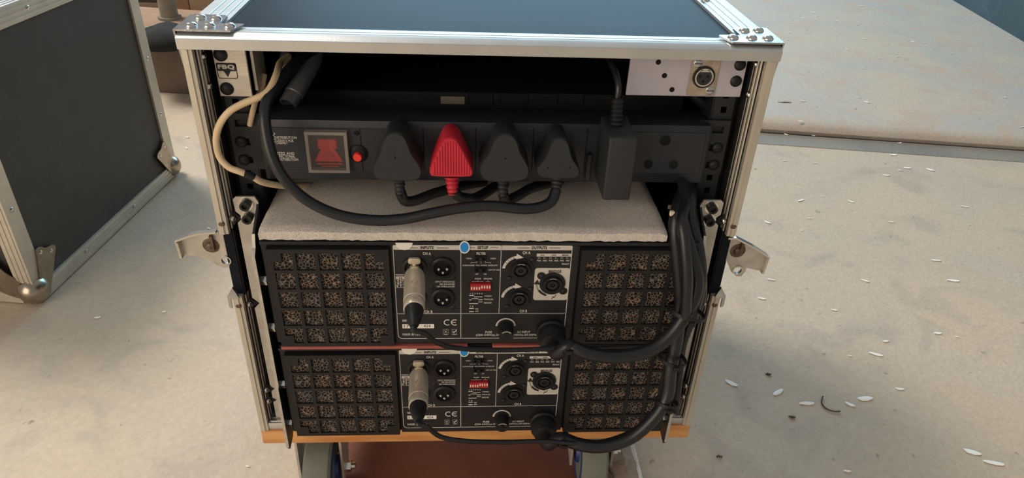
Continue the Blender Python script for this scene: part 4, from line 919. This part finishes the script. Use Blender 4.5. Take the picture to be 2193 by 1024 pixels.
p, q = Y(944, 222, DYB), Y(995, 207, DYB); b = MB(); b.box(p.x, q.x, DYB-.0006, DYB, p.z, q.z); obj('label_sticker', b, 'pipe', dv)
for xa, xb in ((1001, 1055), (1068, 1130), (1190, 1250)):
    p, q = Y(xa, 226, DYB-.002), Y(xb, 202, DYB-.002); b = MB(); b.plate([p.x, p.x+.0008, q.x-.0008, q.x], [p.z, p.z+.0008, q.z-.0008, q.z], lambda i, j: (i, j) != (1, 1), DYB-.0016, DYB); obj('socket_frame', b, 'pdu', dv)
p, q = Y(1165, 213, DYB), Y(1205, 210, DYB); b = MB(); b.box(p.x, q.x, DYB-.0004, DYB, p.z, q.z); b.box(p.x-.15, p.x-.135, DYB-.0004, DYB, p.z, q.z); obj('print_line', b, 'rail', dv)
# grey multi-pin connector hanging inside at the top
cc = Y(634, 192, .06)
o = thing('signal_plug', 'grey metal signal plug hanging behind the long black cable', 'connector', cc)
b = MB(); ax = Vector((-.35, -.75, -.55)).normalized(); b.lathe(cc-ax*.03, ax, ((.005, -.02), (.0085, -.01), (.0095, 0), (.0095, .035), (.0085, .036), (.0085, .048), (.007, .048), (.007, .038)), 24); obj('shell', b, 'gun', o)
b = MB(); b.tube([cc-ax*.048, cc-ax*.07+Vector((0, .01, .005)), cc-ax*.09+Vector((.01, .04, .01))], .0035, 10, 6); obj('cord', b, 'cable', o)
lead('inner_cable', [Y(612, 118, .07), Y(608, 150, .055), Y(590, 180, .05), Y(560, 200, .05)], .0055, 'grey sheathed cable beside the grey signal plug', m='pipe')

# ------------------------------------------------------------------ flakes and debris on the floor
fk = []
z1f = lambda X_, Y_: (1560+X_/2.845, 300+Y_/2.845)
z2f = lambda X_, Y_: (1460+X_/2.813, 660+Y_/2.813)
z3f = lambda X_, Y_: (1550+X_/3.41, Y_/3.41)
for X_, Y_, l in ((340, 130, 24), (528, 142, 24), (1005, 92, 42), (1023, 130, 10), (1045, 186, 24), (1090, 172, 46), (1230, 183, 48), (960, 217, 40), (441, 370, 50), (578, 345, 10), (749, 378, 42), (1440, 408, 44), (990, 502, 28), (490, 480, 30), (238, 504, 42), (1468, 518, 16), (258, 853, 44), (832, 860, 46), (1264, 736, 52), (1368, 859, 68), (203, 968, 46), (445, 553, 8)): fk.append(z1f(X_, Y_)+(l/2.845,))
for X_, Y_, l in ((917, 14, 36), (1541, 154, 42), (1655, 175, 18), (1228, 203, 36), (1168, 281, 72), (1009, 290, 24), (300, 456, 70), (578, 510, 86), (752, 577, 84), (1013, 583, 54), (1104, 548, 90), (1313, 490, 48), (1750, 871, 92), (1879, 936, 110), (996, 985, 44)): fk.append(z2f(X_, Y_)+(l/2.813,))
fk += [(210, 681, 12), (352, 669, 9), (402, 295, 10), (400, 318, 10), (492, 488, 9), (531, 1000, 9), (448, 490, 10)]
fs = []
for X_, Y_, l in ((218, 3, 20), (433, 9, 16), (1005, 45, 34), (653, 94, 32), (675, 121, 22), (578, 135, 18), (825, 155, 18), (977, 185, 22), (478, 238, 22), (470, 294, 26), (1028, 286, 32), (1385, 308, 34), (1465, 311, 24), (897, 360, 18), (1140, 426, 18), (1272, 417, 32), (1667, 394, 20), (1808, 365, 20), (1998, 466, 20), (2085, 286, 20), (1020, 501, 24), (987, 715, 26), (577, 742, 44), (1046, 748, 42), (2050, 714, 28), (1710, 786, 12), (560, 888, 40), (2176, 931, 34), (1105, 999, 56), (320, 198, 12)): fs.append(z3f(X_, Y_)+(l/3.41,))
fs += [(1684, 289, 10), (1741, 291, 9), (1926, 307, 10)]
def flake_mesh(k):
    b = MB(); n = 9; w = random.uniform(.26, .42); pts = []
    for i in range(n):
        t = 2*math.pi*i/n; rr = random.uniform(.8, 1.1); pts.append(Vector((.5*math.cos(t)*rr, .5*w*math.sin(t)*rr, .03*math.cos(2*t))))
    b.prism(pts, (0, 0, .04)); bmesh.ops.recalc_face_normals(b.bm, faces=b.bm.faces)
    me = bpy.data.meshes.new('paint_flake'); b.bm.to_mesh(me); b.bm.free(); me.materials.append(M['flake']); return me
FM = [flake_mesh(k) for k in range(7)]
def flake(x, y, l, zf, lab, grp):
    p = ZP(x, y, zf); dist = (p-CAM).dot(FW); o = bpy.data.objects.new('paint_flake', random.choice(FM)); COL.objects.link(o)
    s_ = max(.006, l*dist/FPX*1.15); o.location = (p.x, p.y, zf+.0012); o.scale = (s_, s_, .02); o.rotation_euler = (0, 0, random.uniform(-.9, .5)); tag(o, lab, 'paint flake', grp)
for x, y, l in fk:
    size = 'long' if l > 22 else 'slim' if l > 14 else 'short' if l > 8 else 'tiny'; p = ZP(x, y, F)
    where = 'between the two flight cases' if p.x < -.2 else 'near the painted shadow band' if p.y > .75 else 'close to the open rack case' if p.x < .58 and p.y < .6 else 'out on the open concrete floor'
    flake(x, y, l, F, '%s white paint flake lying %s' % (size, where), '%s white flakes %s' % (size, where))
for x, y, l in fs:
    size = 'slim' if l > 9 else 'short' if l > 6 else 'tiny'; foot = y >= 283; p = ZP(x, y, F+.035)
    where = 'on the joint at the foot of the raised slab' if foot else 'on the raised slab near its rounded edge' if (p-S0).dot(SN) < .6 else 'on the raised slab near the teal wall' if p.x > 1.7 else 'on the middle of the raised slab'
    flake(x, y, l, F+.0012 if foot else F+.035, '%s white paint flake lying %s' % (size, where), '%s white flakes %s' % (size, where))
for k, (x, y, l, zf, lab) in enumerate(((1680, 220, 30, F+.035, 'dark thin splinter lying on the raised slab'), (1696, 895, 15, F, 'short dark splinter lying on the floor among white flakes'), (1645, 803, 12, F, 'small brown twig chip on the floor beside the rack shadow'), (1540, 980, 13, F, 'dark round stain crumb on the floor near the pine board corner'))):
    p = ZP(x, y, zf); dist = (p-CAM).dot(FW); s_ = l*dist/FPX; b = MB()
    b.loft([[Vector((p.x-s_/2+s_*i/4, p.y+random.uniform(-.002, .002)+.0015*math.cos(t)*(1.6-abs(i-2)*.6), zf+.0018+.0016*math.sin(t)*(1-abs(i-2)*.3))) for t in [math.pi*2*j/6 for j in range(6)]] for i in range(5)])
    o = obj('splinter', b, 'debris', None, (p.x, p.y, zf)); tag(o, lab, 'splinter')
# thin curved twig on the floor
pts = [ZP(1460+X_/2.813, 660+Y_/2.813, F+.0022) for X_, Y_ in ((850, 532), (842, 570), (870, 605), (915, 622), (955, 622))]
b = MB(); b.tube(pts, .0012, 6, 4); o = obj('twig', b, 'debris', None, pts[2]); tag(o, 'thin curved twig lying on the concrete floor among white flakes', 'twig')
